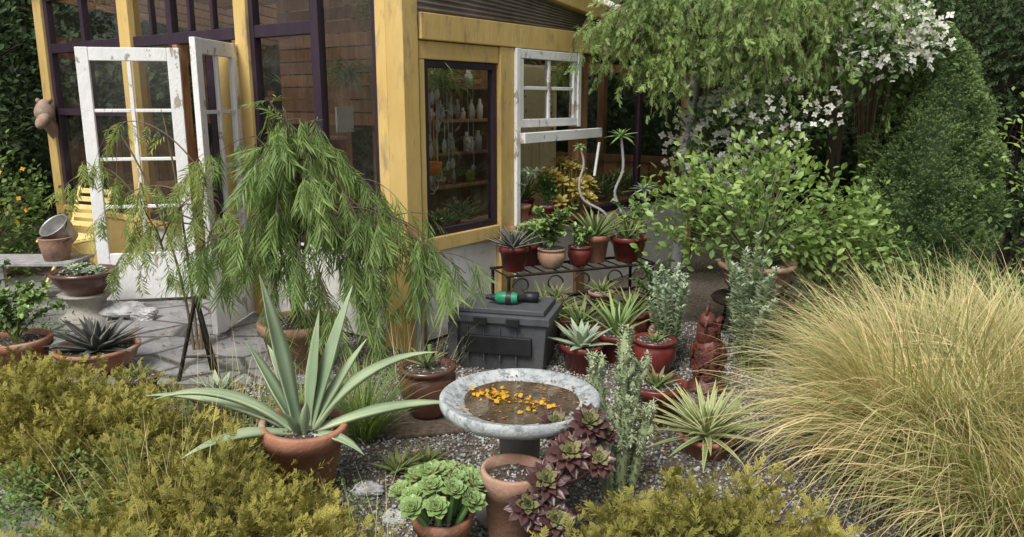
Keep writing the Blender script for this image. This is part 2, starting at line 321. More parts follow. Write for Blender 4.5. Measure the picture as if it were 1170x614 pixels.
# ------------------------------------------------------------------ world, sun, camera
w=bpy.data.worlds.new("World"); sc.world=w; w.use_nodes=True; nt=w.node_tree; nt.nodes.clear()
sk=N(nt,'ShaderNodeTexSky',sky_type='NISHITA'); sk.sun_disc=False; sk.sun_elevation=R(54); sk.sun_rotation=R(208); sk.dust_density=3; sk.air_density=1
hs=N(nt,'ShaderNodeHueSaturation'); hs.inputs['Saturation'].default_value=.3; bg=N(nt,'ShaderNodeBackground'); bg.inputs[1].default_value=.15
wo=N(nt,'ShaderNodeOutputWorld'); nt.links.new(sk.outputs[0],hs.inputs['Color']); nt.links.new(hs.outputs[0],bg.inputs[0]); nt.links.new(bg.outputs[0],wo.inputs[0])
ld=bpy.data.lights.new("sun","SUN"); ld.energy=3.8; ld.angle=R(24); ld.color=(1,.975,.94); lo=bpy.data.objects.new("sun",ld); sc.collection.objects.link(lo)
S=Vector((-.30,-.55,.85)); lo.rotation_euler=S.to_track_quat('Z','Y').to_euler()
cd=bpy.data.cameras.new("camera"); cd.lens=27.7; cd.sensor_width=36; cd.clip_end=500; cam=bpy.data.objects.new("camera",cd); sc.collection.objects.link(cam)
cam.location=(0,0,1.6); cam.rotation_euler=(R(78),0,0); sc.camera=cam
sc.view_settings.view_transform='Standard'; sc.view_settings.look='None'; sc.view_settings.exposure=0

# ------------------------------------------------------------------ ground
g=Geo(); g.add([[-150,-150,0],[150,-150,0],[150,150,0],[-150,150,0]],np.array([[0,1,2,3]])); g.obj('ground',m_ground)
g=Geo(); g.add([[-3.9,4.3,.004],[-.9,4.3,.004],[-1.1,5.2,.004],[-2.4,6.2,.004],[-4.3,7.5,.004],[-5,6.6,.004]],[[0,1,2,3,4,5]]); g.obj('stone_patio',m_pave)
g=Geo(); M=Matrix.Translation((-2.0,2.92,0))@Matrix.Rotation(R(-36),4,'Z'); box(g,-6,3,-1.8,0,-.1,.05,M=M); g.obj('concrete_path',m_conc,bevel=.012)
g=Geo(); n=30000; P=np.stack([rng.uniform(-1.5,1.7,n),rng.uniform(2.2,5.6,n),rng.uniform(.0,.008,n)],-1)
a=rng.uniform(0,6.28,n); D=np.stack([np.cos(a),np.sin(a),rng.normal(0,.3,n)],-1); Sx=rng.uniform(.005,.0125,(n,1))*rng.uniform(.6,1.2,(n,3))
scatter(g,OCT,P,D,rng.normal(0,.3,(n,3))+[0,0,1],Sx); g.obj('gravel',m_gravel,smooth=True)
g=Geo(); n=2600; P=np.stack([rng.uniform(-3,3.5,n),rng.uniform(2.2,6.5,n),rng.uniform(.008,.02,n)],-1); a=rng.uniform(0,6.28,n)
scatter(g,OV,P,np.stack([np.cos(a),np.sin(a),rng.normal(0,.1,n)],-1),[0,0,1],rng.uniform(.012,.035,n)); g.obj('fallen_leaves',l_dead)

# ------------------------------------------------------------------ greenhouse (local x=right wall, local y=left wall)
gh=empty('greenhouse',(-.67,4.95,0),(0,0,math.atan2(.8,.6)))
g=Geo()
box(g,-.050,.085,-.06,.085,0,2.62)
box(g,-.046,.03,.088,.18,0,2.6)
box(g,.10,4.25,-.072,.05,1.97,2.13)
box(g,.103,.90,-.045,.03,1.855,1.966); box(g,.103,.897,-.052,.06,.63,.725)
box(g,.903,1.06,-.062,.05,0,1.967); box(g,.103,.15,-.048,.028,.728,1.852)
for a,b in ((1.46,1.6),(3.05,3.22),(4.6,4.76)): box(g,-.06,.05,a,b,0,2.6)
box(g,-.05,.03,3.224,4.597,.02,.56); box(g,-.066,.045,2.55,3.047,.54,.60); box(g,-.066,.045,3.224,4.597,.562,.61)
box(g,4.1,4.22,-.055,.06,0,1.967)
def slab(g,x0,x1,za,zb,th,y0,y1):
    V=[[x0,y0,za-th],[x1,y0,zb-th],[x1,y1,zb-th],[x0,y1,za-th],[x0,y0,za],[x1,y0,zb],[x1,y1,zb],[x0,y1,za]]; g.add(V,BF,(random.random(),0,0))
zr=lambda x:2.62-.115*x
slab(g,.103,4.4,zr(.1),zr(4.4),.12,-.11,-.02)
g.obj('timber_frame',m_yel,gh,bevel=.006)
g=Geo(); K=60; V=[];F=[]
for i in range(K+1):
    for j in range(2):
        x=(.1,4.25)[j]; zt=zr(x)-.1; z=2.13+(zt-2.13)*i/K; V.append((x,-.03+.012*math.sin(i*1.05),z))
for i in range(K): F.append([2*i,2*i+1,2*i+3,2*i+2])
g.add(V,np.array(F)); g.obj('gable_panel',m_gab,gh,smooth=True)
g=Geo(); K=200; V=[];F=[]
for i in range(K+1):
    y=-.14+5.0*i/K
    for x in (-.18,4.5): V.append((x,y,zr(x)+.03+.012*math.sin(i*1.3)))
for i in range(K): F.append([2*i,2*i+1,2*i+3,2*i+2])
g.add(V,np.array(F)); g.obj('roof_sheet',m_corr,gh,smooth=True)
g=Geo()
for i in range(12):
    y=.15+i*.4
    x0,x1=0.06,4.15
    V=[[x0,y,zr(x0)-.1],[x1,y,zr(x1)-.1],[x1,y+.05,zr(x1)-.1],[x0,y+.05,zr(x0)-.1],[x0,y,zr(x0)+.01],[x1,y,zr(x1)+.01],[x1,y+.05,zr(x1)+.01],[x0,y+.05,zr(x0)+.01]]; g.add(V,BF,(random.random(),0,0))
for i in range(14):
    x=.15+i*.05; box(g,x,x+.028,.2,3.0,zr(x)-.125,zr(x)-.115)
for i in range(24): box(g,4.16,4.19,.06+i*.19,.06+i*.19+.18,0,.95)
for i in range(22): box(g,.06+i*.19,.06+i*.19+.18,4.70,4.73,0,1.2)
for y in (1,2,3,4): box(g,4.13,4.21,y,y+.08,.952,2.1)
for x in (.9,1.8,2.7,3.6): box(g,x,x+.08,4.68,4.75,1.202,2.25)
box(g,4.13,4.21,.06,4.7,.953,1.02); box(g,4.13,4.21,.06,4.7,1.9,2.1); box(g,.06,4.12,4.68,4.75,2.0,2.2)
for i in range(11): box(g,.62+.002*(i%2),.64,.75,2.0,1.42+i*.098,1.42+i*.098+.088)
box(g,1.953,2.08,-.05,.05,.0,1.966); box(g,-.045,.04,1.602,1.66,0,2.03); box(g,-.045,.04,2.385,2.448,0,2.03)
g.obj('interior_woodwork',m_brw,gh)
g=Geo()
def frame_y(g,x0,x1,z0,z1,t=.05,y0=-.03,y1=.02):
    box(g,x0,x1,y0,y1,z0,z0+t);box(g,x0,x1,y0,y1,z1-t,z1);box(g,x0,x0+t,y0,y1,z0+t,z1-t);box(g,x1-t,x1,y0,y1,z0+t,z1-t)
frame_y(g,.152,.9,.728,1.852,.045)
box(g,2.082,4.098,-.03,.02,.64,.70); box(g,2.082,4.098,-.03,.02,1.91,1.966); box(g,3.02,3.08,-.03,.02,.702,1.908)
for a,b in ((.182,.22),(.72,.80),(1.41,1.457),(2.45,2.52),(3.223,3.28),(3.86,3.92),(4.53,4.597)): box(g,-.036,.025,a,b,.615 if not 2.4<a<2.5 else 0,2.545)
for a,b in ((.222,.718),(1.602,3.047),(3.282,4.53)):
    if a>1: box(g,-.033,.022,a,b,2.035,2.12)
    box(g,-.033,.022,a,b,2.5,2.546)
box(g,-.033,.022,.802,1.408,2.035,2.12)
for a,b in ((.222,1.41),(3.282,4.53)): box(g,-.033,.022,a,b,.617,.68)
box(g,-.03,.018,3.282,4.53,1.47,1.53); box(g,-.030,.02,2.522,3.047,.60,.66); box(g,-.028,.018,2.522,3.047,1.3,1.35)
for s in (1.9,2.2,2.75): box(g,-.028,.018,s,s+.035,2.122,2.498)
g.obj('purple_joinery',m_pur,gh,bevel=.004)
g=Geo()
box(g,.152,.9,-.02,.02,.03,.628); box(g,-.03,.02,.182,1.457,.03,.612); box(g,-.03,.02,2.523,3.047,.03,.538); box(g,1.062,1.95,-.02,.02,.0,.6); box(g,2.082,4.098,-.02,.02,0,.638)
g.obj('lower_wall_panels',m_wall,gh)
g=Geo()
box(g,1.064,1.11,-.085,-.01,.3,1.966); box(g,1.88,1.925,-.085,-.01,1.40,1.966); box(g,1.112,1.878,-.08,-.02,1.90,1.964); box(g,1.112,1.878,-.08,-.02,1.41,1.47)
box(g,1.112,1.16,-.075,-.03,1.472,1.898); box(g,1.83,1.878,-.075,-.03,1.472,1.898); box(g,1.48,1.51,-.07,-.035,1.472,1.898); box(g,1.162,1.478,-.068,-.037,1.68,1.705); box(g,1.512,1.828,-.068,-.037,1.68,1.705)
Mx=Matrix.Translation((1.06,-.16,1.30))@Matrix.Rotation(R(-.5),4,'Y'); box(g,0,1.08,0,.05,0,.075,M=Mx)
Mx=Matrix.Translation((2.02,-.17,1.0))@Matrix.Rotation(R(14),4,'Y'); box(g,0,.018,0,.02,0,.28,M=Mx)
g.obj('white_sash_window',m_wht,gh,bevel=.004)
g=Geo()
def pane_y(x0,x1,z0,z1,y=-.005): g.add([[x0,y,z0],[x1,y,z0],[x1,y,z1],[x0,y,z1]],np.array([[0,1,2,3]]))
def pane_x(y0,y1,z0,z1,x=-.005): g.add([[x,y1,z0],[x,y0,z0],[x,y0,z1],[x,y1,z1]],np.array([[0,1,2,3]]))
pane_y(.19,.86,.77,1.81); pane_y(1.16,1.83,1.47,1.9,-.055); pane_y(2.08,4.1,.7,1.91)
pane_x(.22,.74,.68,2.5);pane_x(.78,1.41,.68,2.04);pane_x(.78,1.41,2.12,2.5);pane_x(1.6,3.05,2.12,2.5);pane_x(3.28,4.53,.68,1.47);pane_x(3.28,4.53,1.53,2.04);pane_x(3.28,4.53,2.12,2.5);pane_x(2.52,3.05,.66,2.04)
g.obj('window_panes',m_glass,gh)
def door(hinge,dirv,w_=.74):
    ang=math.atan2(dirv[1],dirv[0]); c,s=.6,.8; dx,dy=hinge[0]+.67,hinge[1]-4.95; lx=dx*c+dy*s; ly=-dx*s+dy*c
    e=empty('door_leaf',(lx,ly,.03),(0,0,ang-math.atan2(.8,.6))); e.parent=gh
    g=Geo(); H=1.97
    box(g,0,.09,-.02,.02,0,H);box(g,w_-.09,w_,-.02,.02,0,H);box(g,.092,w_-.092,-.018,.018,0,.38);box(g,.092,w_-.092,-.018,.018,H-.1,H-.001)
    box(g,w_/2-.014,w_/2+.014,-.014,.014,.382,H-.102)
    for i in range(1,4):
        z=.38+(H-.48)*i/4
        box(g,.092,w_/2-.016,-.012,.012,z-.013,z+.013);box(g,w_/2+.016,w_-.092,-.012,.012,z-.013,z+.013)
    g.obj('door_frame',m_wht,e,bevel=.004)
    g=Geo(); g.add([[.085,0,.375],[w_-.085,0,.375],[w_-.085,0,H-.095],[.085,0,H-.095]],np.array([[0,1,2,3]])); g.obj('door_glass',m_glass,e)
    g=Geo(); tube(g,[(w_-.05,-.02,.95),(w_-.05,-.07,.95),(w_-.05,-.075,.95)],[.008,.008,.02],8); g.obj('door_knob',m_dark,e)
door((-2.57,6.30),(-.98,-.20)); door((-1.99,5.86),(-.07,-.997),.66)
g=Geo(); box(g,.12,.9,.06,.55,.66,.70); box(g,1.0,1.95,-.12,.45,.66,.70); box(g,2.1,4.0,.05,.6,.66,.7)
for x in (.15,.85,1.88,2.2,3.9): box(g,x,x+.05,.45,.5,0,.658)
box(g,.15,1.6,3.3,3.8,.8,.84); box(g,.3,1.5,2.2,2.5,1.25,1.28);box(g,.3,1.5,2.2,2.5,.85,.88);box(g,.3,1.5,2.2,2.5,1.6,1.63)
box(g,.26,.298,2.2,2.5,0,1.8);box(g,1.502,1.54,2.2,2.5,0,1.8)
for z in (.86,1.14,1.42,1.7): box(g,.95,2.15,1.0,1.25,z,z+.025)
box(g,.91,.948,1.0,1.25,0,1.95); box(g,2.152,2.19,1.0,1.25,0,1.95); box(g,.95,2.15,1.252,1.27,.2,1.95)
g.obj('potting_bench',m_brw,gh,bevel=.003)
g=Geo()
box(g,2.75,3.5,1.2,1.6,.0,1.22); box(g,2.71,3.54,1.16,1.62,1.222,1.26); box(g,2.75,2.8,1.2,1.6,1.262,1.9); box(g,3.45,3.5,1.2,1.6,1.262,1.9); box(g,2.802,3.448,1.57,1.6,1.262,1.9);box(g,2.71,3.54,1.16,1.62,1.902,1.95);box(g,2.802,3.448,1.22,1.568,1.55,1.57)
box(g,2.79,3.11,1.185,1.198,.7,1.18);box(g,3.14,3.46,1.185,1.198,.7,1.18)
box(g,2.0,2.55,.66,.69,.2,1.9)
for i in range(4): box(g,2.05+.12*i,2.13+.12*i,.650,.658,.9,1.25)
g.obj('cream_cupboard',m_cream,gh,bevel=.004)
g=Geo()
for i in range(4): blob(g,(2.88+i*.16,1.35,1.31),(.08,.06,.05),lump=.05)
for i in range(3): blob(g,(2.88+i*.18,1.35,1.63),(.08,.06,.06),lump=.05)
g.obj('gourds',m_gourd,gh,smooth=True)
g=Geo()
tube(g,[(.15,.4,1.72),(.9,.4,1.72)],.006)
for i in range(40):
    x=.2+i*.0175; y=random.uniform(.15,.5); l=random.uniform(.1,.75); tube(g,[(x,y,1.78),(x+.005,y,1.75-l)],.0028,4)
    if i%3: blob(g,(x,y,1.75-l),(.026,.010,random.uniform(.025,.06)),seg=8,rings=5)
    else: a=np.linspace(0,6.28,14); tube(g,np.stack([x+.045*np.cos(a),np.full(14,y),1.70-l+.045*np.sin(a)],-1),.005,5)
g.obj('hanging_ornaments',m_stone,gh)
g=Geo()
for i in range(3): tube(g,[(.58+.045*math.cos(i*2.1),.3+.045*math.sin(i*2.1),1.17),(.58,.3,1.78)],.002,4)
lathe(g,[(0,1.08),(.05,1.085),(.065,1.13),(.07,1.18),(.062,1.175),(0,1.16)],(.58,.3,0),16); g.obj('hanging_orange_pot',m_orange,gh,smooth=True)
g=Geo()
for i in range(60):
    x=random.uniform(.25,.85) if i<10 else random.uniform(.35,1.42)
    y=.3 if i<10 else 2.35; z=.70 if i<10 else random.choice([.88,1.28,1.63]); r=random.uniform(.03,.06)
    if i>25: x=random.uniform(1.0,2.1);y=1.1;z=random.choice([.885,1.165,1.445,1.725]); r*=.9
    lathe(g,[(0,z),(r*.7,z),(r,z+r*1.7),(r*.85,z+r*1.65),(0,z+r*1.5)],(x,y,0),14)
g.obj('interior_pots',m_terra,gh,smooth=True)
def jars(name,mat,n):
    g=Geo()
    for i in range(n):
        if i%3==0: x,y,z=random.uniform(.2,.85),.5,.70
        else: x,y,z=random.uniform(1.0,2.1),1.05,random.choice([.885,1.165,1.445,1.725])
        r=random.uniform(.02,.04); h=random.uniform(.08,.2)
        lathe(g,[(0,z),(r,z),(r,z+h*.65),(r*.5,z+h*.8),(r*.5,z+h),(0,z+h)],(x,y,0),12)
    g.obj(name,mat,gh,smooth=True)
jars('glass_bottles',m_pole,20); jars('white_jars',m_wht,18); jars('green_tins',m_gourd,10)
g=Geo()
for i in range(14): rosette(g,(.2+i*.05,.18+random.random()*.2,.74+random.random()*.08),16,.16,.03,.008,80,20,.3,4,'aloe')
for i in range(12):
    c=(random.uniform(2.2,3.9),random.uniform(.15,.5),.72); rosette(g,c,18,random.uniform(.25,.45),.035,.008,85,20,.5,5,'aloe')
for i in range(14):
    c=(random.uniform(.4,1.4),2.3,random.choice([.98,1.38,1.73])); rosette(g,c,12,random.uniform(.1,.2),.03,.006,85,20,.5,4,'aloe')
for i in range(10): rosette(g,(random.uniform(1.0,2.1),1.1,random.choice([.95,1.23,1.5])),14,random.uniform(.1,.2),.03,.006,85,20,.5,4,'aloe')
g.obj('interior_plants',l_suc,gh,smooth=True)
g=Geo()
for (x,y,z) in ((.35,.9,1.75),(1.2,.7,1.85),(.75,.35,1.7),(3.0,.8,1.75),(.5,2.6,2.1),(.35,3.9,1.9),(.3,.5,2.2),(.3,.25,1.8),(2.4,.35,1.8),(3.6,.3,1.8)):
    n=110; P=rng.normal(0,.03,(n,3))+[x,y,z]; ribbons(g,P,rng.uniform(0,6.28,n),rng.uniform(.2,1.2,n),rng.uniform(1.5,3,n),rng.uniform(.15,.4,n),.010)
g.obj('hanging_basket_foliage',l_ggr,gh)
g=Geo(); box(g,.35,.55,.62,.64,.72,.92); box(g,.25,.40,.9,.92,1.38,1.56); g.obj('picture_frames',m_wht,gh)
g=Geo(); box(g,.02,4.14,.02,4.68,-.02,.012); g.obj('greenhouse_floor',m_conc,gh)

g=Geo(); tube(g,[(1.52,7.15,0),(1.56,7.1,1.2),(1.63,7.05,2.3)],[.055,.05,.05],10); g.obj('weathered_pole',m_pole,smooth=True)
g=Geo(); bx,by=-4.42,7.60
blob(g,(bx,by,1.50),(.09,.10,.11),lump=.08,seed=1); blob(g,(bx+.03,by-.10,1.42),(.055,.11,.055),(R(35),0,0)); blob(g,(bx-.05,by,1.60),(.02,.03,.03),(0,R(-20),0)); blob(g,(bx+.06,by,1.60),(.02,.03,.03),(0,R(20),0)); tube(g,[(bx,by,1.42),(bx+.02,by+.12,1.3)],[.06,.07],10)
g.obj('carved_animal_head',nmat('tan_carving',(.20,.13,.09),(.36,.27,.2),12,.7,.5),smooth=True)

# ------------------------------------------------------------------ pots
def potprof(r,h,kind):
    if kind=='bowl': return [(0,0),(r*.55,0),(r*.62,h*.1),(r*.9,h*.55),(r*.97,h*.85),(r*1.02,h*.86),(r*1.03,h),(r*.93,h),(r*.9,h*.8),(0,h*.8)]
    if kind=='round': return [(0,0),(r*.6,0),(r*.72,h*.1),(r*1.0,h*.5),(r*.98,h*.8),(r*.88,h*.88),(r*1.0,h*.92),(r*1.02,h),(r*.86,h),(r*.82,h*.88),(0,h*.88)]
    return [(0,0),(r*.64,0),(r*.68,h*.03),(r*.9,h*.78),(r*1.0,h*.785),(r*1.02,h*.98),(r*.99,h),(r*.88,h),(r*.85,h*.88),(0,h*.88)]
def pot(name,x,y,z,r,h,mat,kind='std',tilt=(0,0),soil=True):
    e=empty(name,(x,y,z),(tilt[0],tilt[1],random.random()*3 if tilt==(0,0) else 0))
    g=Geo(); p=potprof(r,h,kind); lathe(g,p[:-1],seg=36,wob=random.uniform(0,.012)); g.obj('pot',mat,e,smooth=True,bevel=0)
    k=.8 if kind=='bowl' else .88
    g=Geo(); q=[(0,h*k+.01)]+[(r*.87*i/4,h*k+.01*random.random()) for i in range(1,5)]; lathe(g,q,seg=24); g.obj('soil',m_soil,e,smooth=True)
    n=int(60+800*r*r); a=rng.uniform(0,6.28,n); rr=np.sqrt(rng.random(n))*r*.82
    g=Geo(); scatter(g,OCT,np.stack([rr*np.cos(a),rr*np.sin(a),np.full(n,h*k+.009)],-1),rng.normal(0,1,(n,3)),[0,0,1],rng.uniform(.004,.009,n)); g.obj('grit',m_gravel,e)
    return e,h*k
e,zt=pot('potted_agave',-.875,3.04,0,.175,.32,m_terra,tilt=(R(3),R(4)))
g=Geo()
def ag(az,el,bend,L,W,side=0,power=1.3): sleaf(g,(math.cos(R(az))*.03,math.sin(R(az))*.03,zt-.01),R(az),R(el),R(bend),L,W,.016,12,'agave',r=random.random(),power=power,side=side,cup=.42)
ag(174,22,34,.66,.075);ag(186,42,66,.60,.07);ag(150,72,2,.66,.09);ag(160,56,4,.42,.07);ag(50,72,4,.62,.075);ag(75,80,2,.50,.055)
ag(18,58,60,.64,.075);ag(8,24,26,.62,.075);ag(35,60,8,.44,.06);ag(218,20,42,.46,.07);ag(-30,20,45,.30,.055);ag(250,60,15,.18,.045);ag(-70,72,12,.20,.045);ag(130,48,20,.42,.065)
g.obj('agave_leaves',l_agave,e,smooth=True)
e,zt=pot('potted_dark_agave',-2.50,4.55,0,.235,.16,m_terra,'bowl'); g=Geo(); rosette(g,(0,0,zt),46,.30,.055,.012,88,12,.15,7,'dag',inner=.5); g.obj('agave_leaves',l_dag,e,smooth=True)
e,zt=pot('glazed_pot_with_aloe',-.43,3.82,0.024,.145,.26,m_glz2,'round'); g=Geo(); rosette(g,(0,.02,zt+.02),14,.15,.028,.008,85,25,.3,5,'aloe'); tube(g,[(0.02,.02,zt),(.02,.03,zt+.13)],.012); g.obj('aloe_leaves',l_aloe,e,smooth=True)
g=Geo(); M=Matrix.Translation((-.46,3.76,0))@Matrix.Rotation(R(12),4,'Z'); box(g,-.19,.19,-.19,.19,0.004,.022,M=M)
g.obj('doormat_tile',m_bark,bevel=.004)
g=Geo(); tube(g,[(-.55,4.5,0),(-.55,4.5,.62)],.02,10); tube(g,[(-.55,4.5,.6),(-.55,4.5,.66),(-.55,4.42,.68),(-.55,4.38,.64)],.016,8); tube(g,[(-.59,4.5,.70),(-.51,4.5,.70)],.01,8);tube(g,[(-.55,4.5,.66),(-.55,4.5,.70)],.008,8); g.obj('garden_standpipe',m_galv,smooth=True)
# bird bath
e=empty('bird_bath',(.03,2.84,0))
def bathmat():
    m,nt,o=newmat('painted_stone'); c=ramp(nt,noise(nt,6,4,.7),.3,.7,(.27,.29,.29),(.50,.52,.51))
    c=mixc(nt,ramp(nt,noise(nt,22,4,.8),.48,.62),c,(.17,.19,.19))
    tc=N(nt,'ShaderNodeTexCoord'); sx=N(nt,'ShaderNodeSeparateXYZ'); nt.links.new(tc.outputs['Object'],sx.inputs[0])
    c=mixc(nt,ramp(nt,sx.outputs[2],.40,.47,(1,1,1),(0,0,0)),c,(.17,.16,.14))
    p=N(nt,'ShaderNodeBsdfPrincipled'); p.inputs['Roughness'].default_value=.65; nt.links.new(c,p.inputs['Base Color']); b=N(nt,'ShaderNodeBump'); b.inputs['Strength'].default_value=.9; b.inputs['Distance'].default_value=.007; nt.links.new(noise(nt,40,4,.8),b.inputs['Height']); nt.links.new(b.outputs[0],p.inputs['Normal']); nt.links.new(p.outputs[0],o.inputs[0]); return m
g=Geo(); lathe(g,[(0,0),(.17,0),(.175,.03),(.14,.07),(.09,.12),(.075,.22),(.08,.33),(.10,.39),(.17,.415),(.27,.44),(.302,.462),(.308,.482),(.306,.50),(.299,.506),(.285,.500),(.255,.486),(.19,.470),(.09,.462),(0,.46)],seg=64)
g.obj('stone_basin',bathmat(),e,smooth=True)
m_wat=nmat('murky_water',(.05,.035,.022),(.12,.09,.06),7,.04,.08,c3=(.025,.018,.012),s3=16,lo3=.5,hi3=.7,spec=.6,bscale=8,bd=.003)
g=Geo(); lathe(g,[(.222,.4795),(.1,.479),(0,.479)],seg=48,wob=.05); g.obj('water',m_wat,e,smooth=True)
g=Geo(); n=120; a=rng.uniform(0,6.28,n); rr=np.abs(rng.normal(0,.035,n)); lf=rng.random(n)<.6; cx=np.where(lf,-.09,.03)+rng.normal(0,.025,n); cy=np.where(lf,.05,-.05)+rng.normal(0,.025,n)
scatter(g,OVB,np.stack([cx+rr*1.3*np.cos(a),cy+rr*np.sin(a)*.8,rng.uniform(.481,.492,n)],-1),np.stack([np.cos(a*7),np.sin(a*7),rng.uniform(0,.7,n)],-1),rng.normal(0,.5,(n,3))+[0,0,1],rng.uniform(.012,.028,n))
g.obj('floating_petals',l_yflw,e)
g=Geo(); n=280; a=rng.uniform(0,6.28,n); rr=.25*np.sqrt(rng.random(n)); scatter(g,OV,np.stack([rr*np.cos(a),rr*np.sin(a),.4805+.001*rng.random(n)+np.maximum(0,rr-.21)*.3],-1),np.stack([np.cos(a*5),np.sin(a*5),.03+0*a],-1),[0,0,1],rng.uniform(.006,.02,n)); g.obj('debris',l_dead,e)
# storage box
e=empty('grey_storage_box',(-.03,4.72,0),(0,0,R(-14))); e.scale=(1,1,1.12)
def taperbox(g,x0,x1,y0,y1,z0,z1,t,mat=0):
    V=np.array([[x0+t,y0+t,z0],[x1-t,y0+t,z0],[x1-t,y1-t,z0],[x0+t,y1-t,z0],[x0,y0,z1],[x1,y0,z1],[x1,y1,z1],[x0,y1,z1]]); g.add(V,BF,(.5,0,0),mat)
g=Geo(); taperbox(g,-.29,.29,-.2,.2,.0,.27,.03); box(g,-.31,.31,-.22,.22,.272,.315); box(g,-.27,.27,-.18,.18,.317,.345)
box(g,-.31,-.25,-.235,.235,.06,.27)
for i in range(4): box(g,-.2+i*.1,-.19+i*.1,-.205,-.19,.05,.25)
g.obj('box_body',m_grey,e,bevel=.014)
g=Geo(); box(g,-.22,.20,-.212,-.18,.10,.20); box(g,-.32,-.305,-.09,.09,.1,.22); box(g,.05,.13,-.235,-.222,.26,.31); box(g,-.15,-.07,-.235,-.222,.26,.31); g.obj('recess_shade_and_clips',m_greyd,e,bevel=.006)  # raised dark blocks painting the shade of recess and opening, plus lid clips
e=empty('cordless_garden_tool',(.0,4.66,.425),(0,0,R(-10))); e.scale=(1.15,1.15,1.15)
g=Geo(); tube(g,[(-.09,0,.0),(-.07,0,0),(.0,0,.0),(.03,0,0)],[.02,.034,.034,.026],14,0); tube(g,[(.0,0,-.005),(.05,.05,-.01),(.08,.07,-.012)],[.02,.018,.02],10,1); box(g,.05,.13,.04,.10,-.03,.015,1); tube(g,[(-.14,0,0),(-.09,0,0)],[.010,.022],10,1); tube(g,[(-.03,-.002,0),(-.002,-.002,0)],.0375,14,1)
g.obj('tool_body',[m_green,m_greyd],e,smooth=True)

# wrought iron plant stand
st=empty('wrought_iron_plant_stand',(-.04,5.19,0),(0,0,math.atan2(.44,1.06)))
g=Geo(); L=1.17
for y in (0,.3): tube(g,[(0,y,.44),(L,y,.44)],.011,6)
for i in range(13): tube(g,[(i*L/12,0,.445),(i*L/12,.3,.445)],.006,5)
for x in (0.02,L-.02):
    for y in (0,.3): tube(g,[(x,y,.44),(x,y,.1),(x+(-.05 if x<.5 else .05),y,0)],.012,6)
    tube(g,[(x,0,.15),(x,.3,.15)],.008,5)
for i in range(5):
    cx=.12+i*.235
    a=np.linspace(0,5.2,16); rr=.075*(1-a/7); tube(g,np.stack([cx+rr*np.cos(a)*(1 if i%2 else -1),np.zeros(16)-.004,.36+rr*np.sin(a)],-1),.0065,5)
tube(g,[(0,0,.275),(L,0,.275)],.008,5)
for i in range(8): tube(g,[(i*L/7,.0,.18),(i*L/7,.3,.18)],.005,5)
tube(g,[(0,0,.18),(L,0,.18)],.008,5); tube(g,[(0,.3,.18),(L,.3,.18)],.008,5)
g.obj('iron_frame',m_dark,st,smooth=True)
def sp(f,dy=.15,z=.452):
    ux,uy=.9236,.3834; return (-.04+ux*f*L-uy*dy,5.19+uy*f*L+ux*dy,z)
def potted(name,pos,r,h,mat,kind,fn,leaf,smooth=True):
    e,zt=pot(name,*pos,r,h,mat,kind); g=Geo(); fn(g,zt); g.obj('foliage',leaf,e,smooth=smooth); return e
def tuft(n,L,W,spread=.05,elo=25,bend=1.0):
    def f(g,zt):
        P=rng.normal(0,spread*.4,(n,3)); P[:,2]=zt; az=rng.uniform(0,6.28,n); ribbons(g,P,az,R(elo)+rng.random(n)*(R(88)-R(elo)),bend*rng.uniform(.3,1.2,n),L*rng.uniform(.6,1.1,n),W)
    return f
def ros(n,L,W,T=.008,elo=15,bend=.3,prof='aloe',inner=.4,cup=.3): return lambda g,zt: rosette(g,(0,0,zt),n,L,W,T,85,elo,bend,6,prof,inner=inner,cup=cup)
def cluster(n,R_,L,W,hz=.06,prof='ech'):
    def f(g,zt):
        for i in range(n):
            a=random.random()*6.28; q=R_*math.sqrt(random.random()); c=(q*math.cos(a),q*math.sin(a),zt+hz*(1-(q/R_)**2)+random.random()*.04)
            tube(g,[(c[0]*.6,c[1]*.6,zt-.02),c],.006,5)
            rosette(g,c,18,L*random.uniform(.7,1.1),W,.006,80,5,.2,4,prof,tilt=(-c[1]*3,c[0]*3))
    return f
def leafy(n,R_,H,s,tm=OV,stems=8):
    def f(g,zt):
        for i in range(stems):
            a=random.random()*6.28;q=R_*random.uniform(.2,1);tp=np.array([q*math.cos(a),q*math.sin(a),zt+H*random.uniform(.5,1)])
            B=bez((0,0,zt),(tp[0]*.4,tp[1]*.4,tp[2]),tp,8); tube(g,B,[.005]*8,5)
            m=n//stems; t=rng.uniform(.2,1,m); P=np.stack([np.interp(t,np.linspace(0,1,8),B[:,k]) for k in range(3)],-1); D=rng.normal(0,.7,(m,3))+[0,0,.4]
            scatter(g,tm,P,D,[0,0,1],s*rng.uniform(.6,1.2,m))
    return f
potted('potted_dark_aloe',sp(.09,.12),.105,.17,m_glz,'std',ros(38,.24,.035,.009,12,.15),l_dag)
potted('potted_yellow_succulent',sp(.33,.1),.10,.14,m_terra2,'round',leafy(700,.21,.30,.05,OVB,18),l_suc)
potted('potted_yellow_succulent',sp(.26,.26),.08,.15,m_glz,'std',cluster(14,.13,.065,.03,.16),l_ech)
potted('potted_aloe',sp(.52,.1),.085,.14,m_glz,'round',leafy(400,.15,.18,.035,OV,12),l_suc)
potted('potted_aloe',sp(.66,.18),.11,.2,m_terra,'std',ros(34,.36,.035,.008,20,.35),l_aloe)
potted('potted_aloe',sp(.86,.12),.12,.18,m_glz,'std',ros(26,.28,.03,.008,25,.4),l_aloe)
potted('potted_jade_plant',sp(.97,.24),.10,.16,m_terra,'std',leafy(500,.2,.28,.035,OVB,14),l_suc)
def L2W(x,y,z): return (-.67+.6*x-.8*y,4.95+.8*x+.6*y,z)
potted('potted_yellow_aeonium',L2W(1.80,-.02,.702),.10,.13,m_terra,'std',cluster(36,.27,.08,.034,.30),l_yaeo)
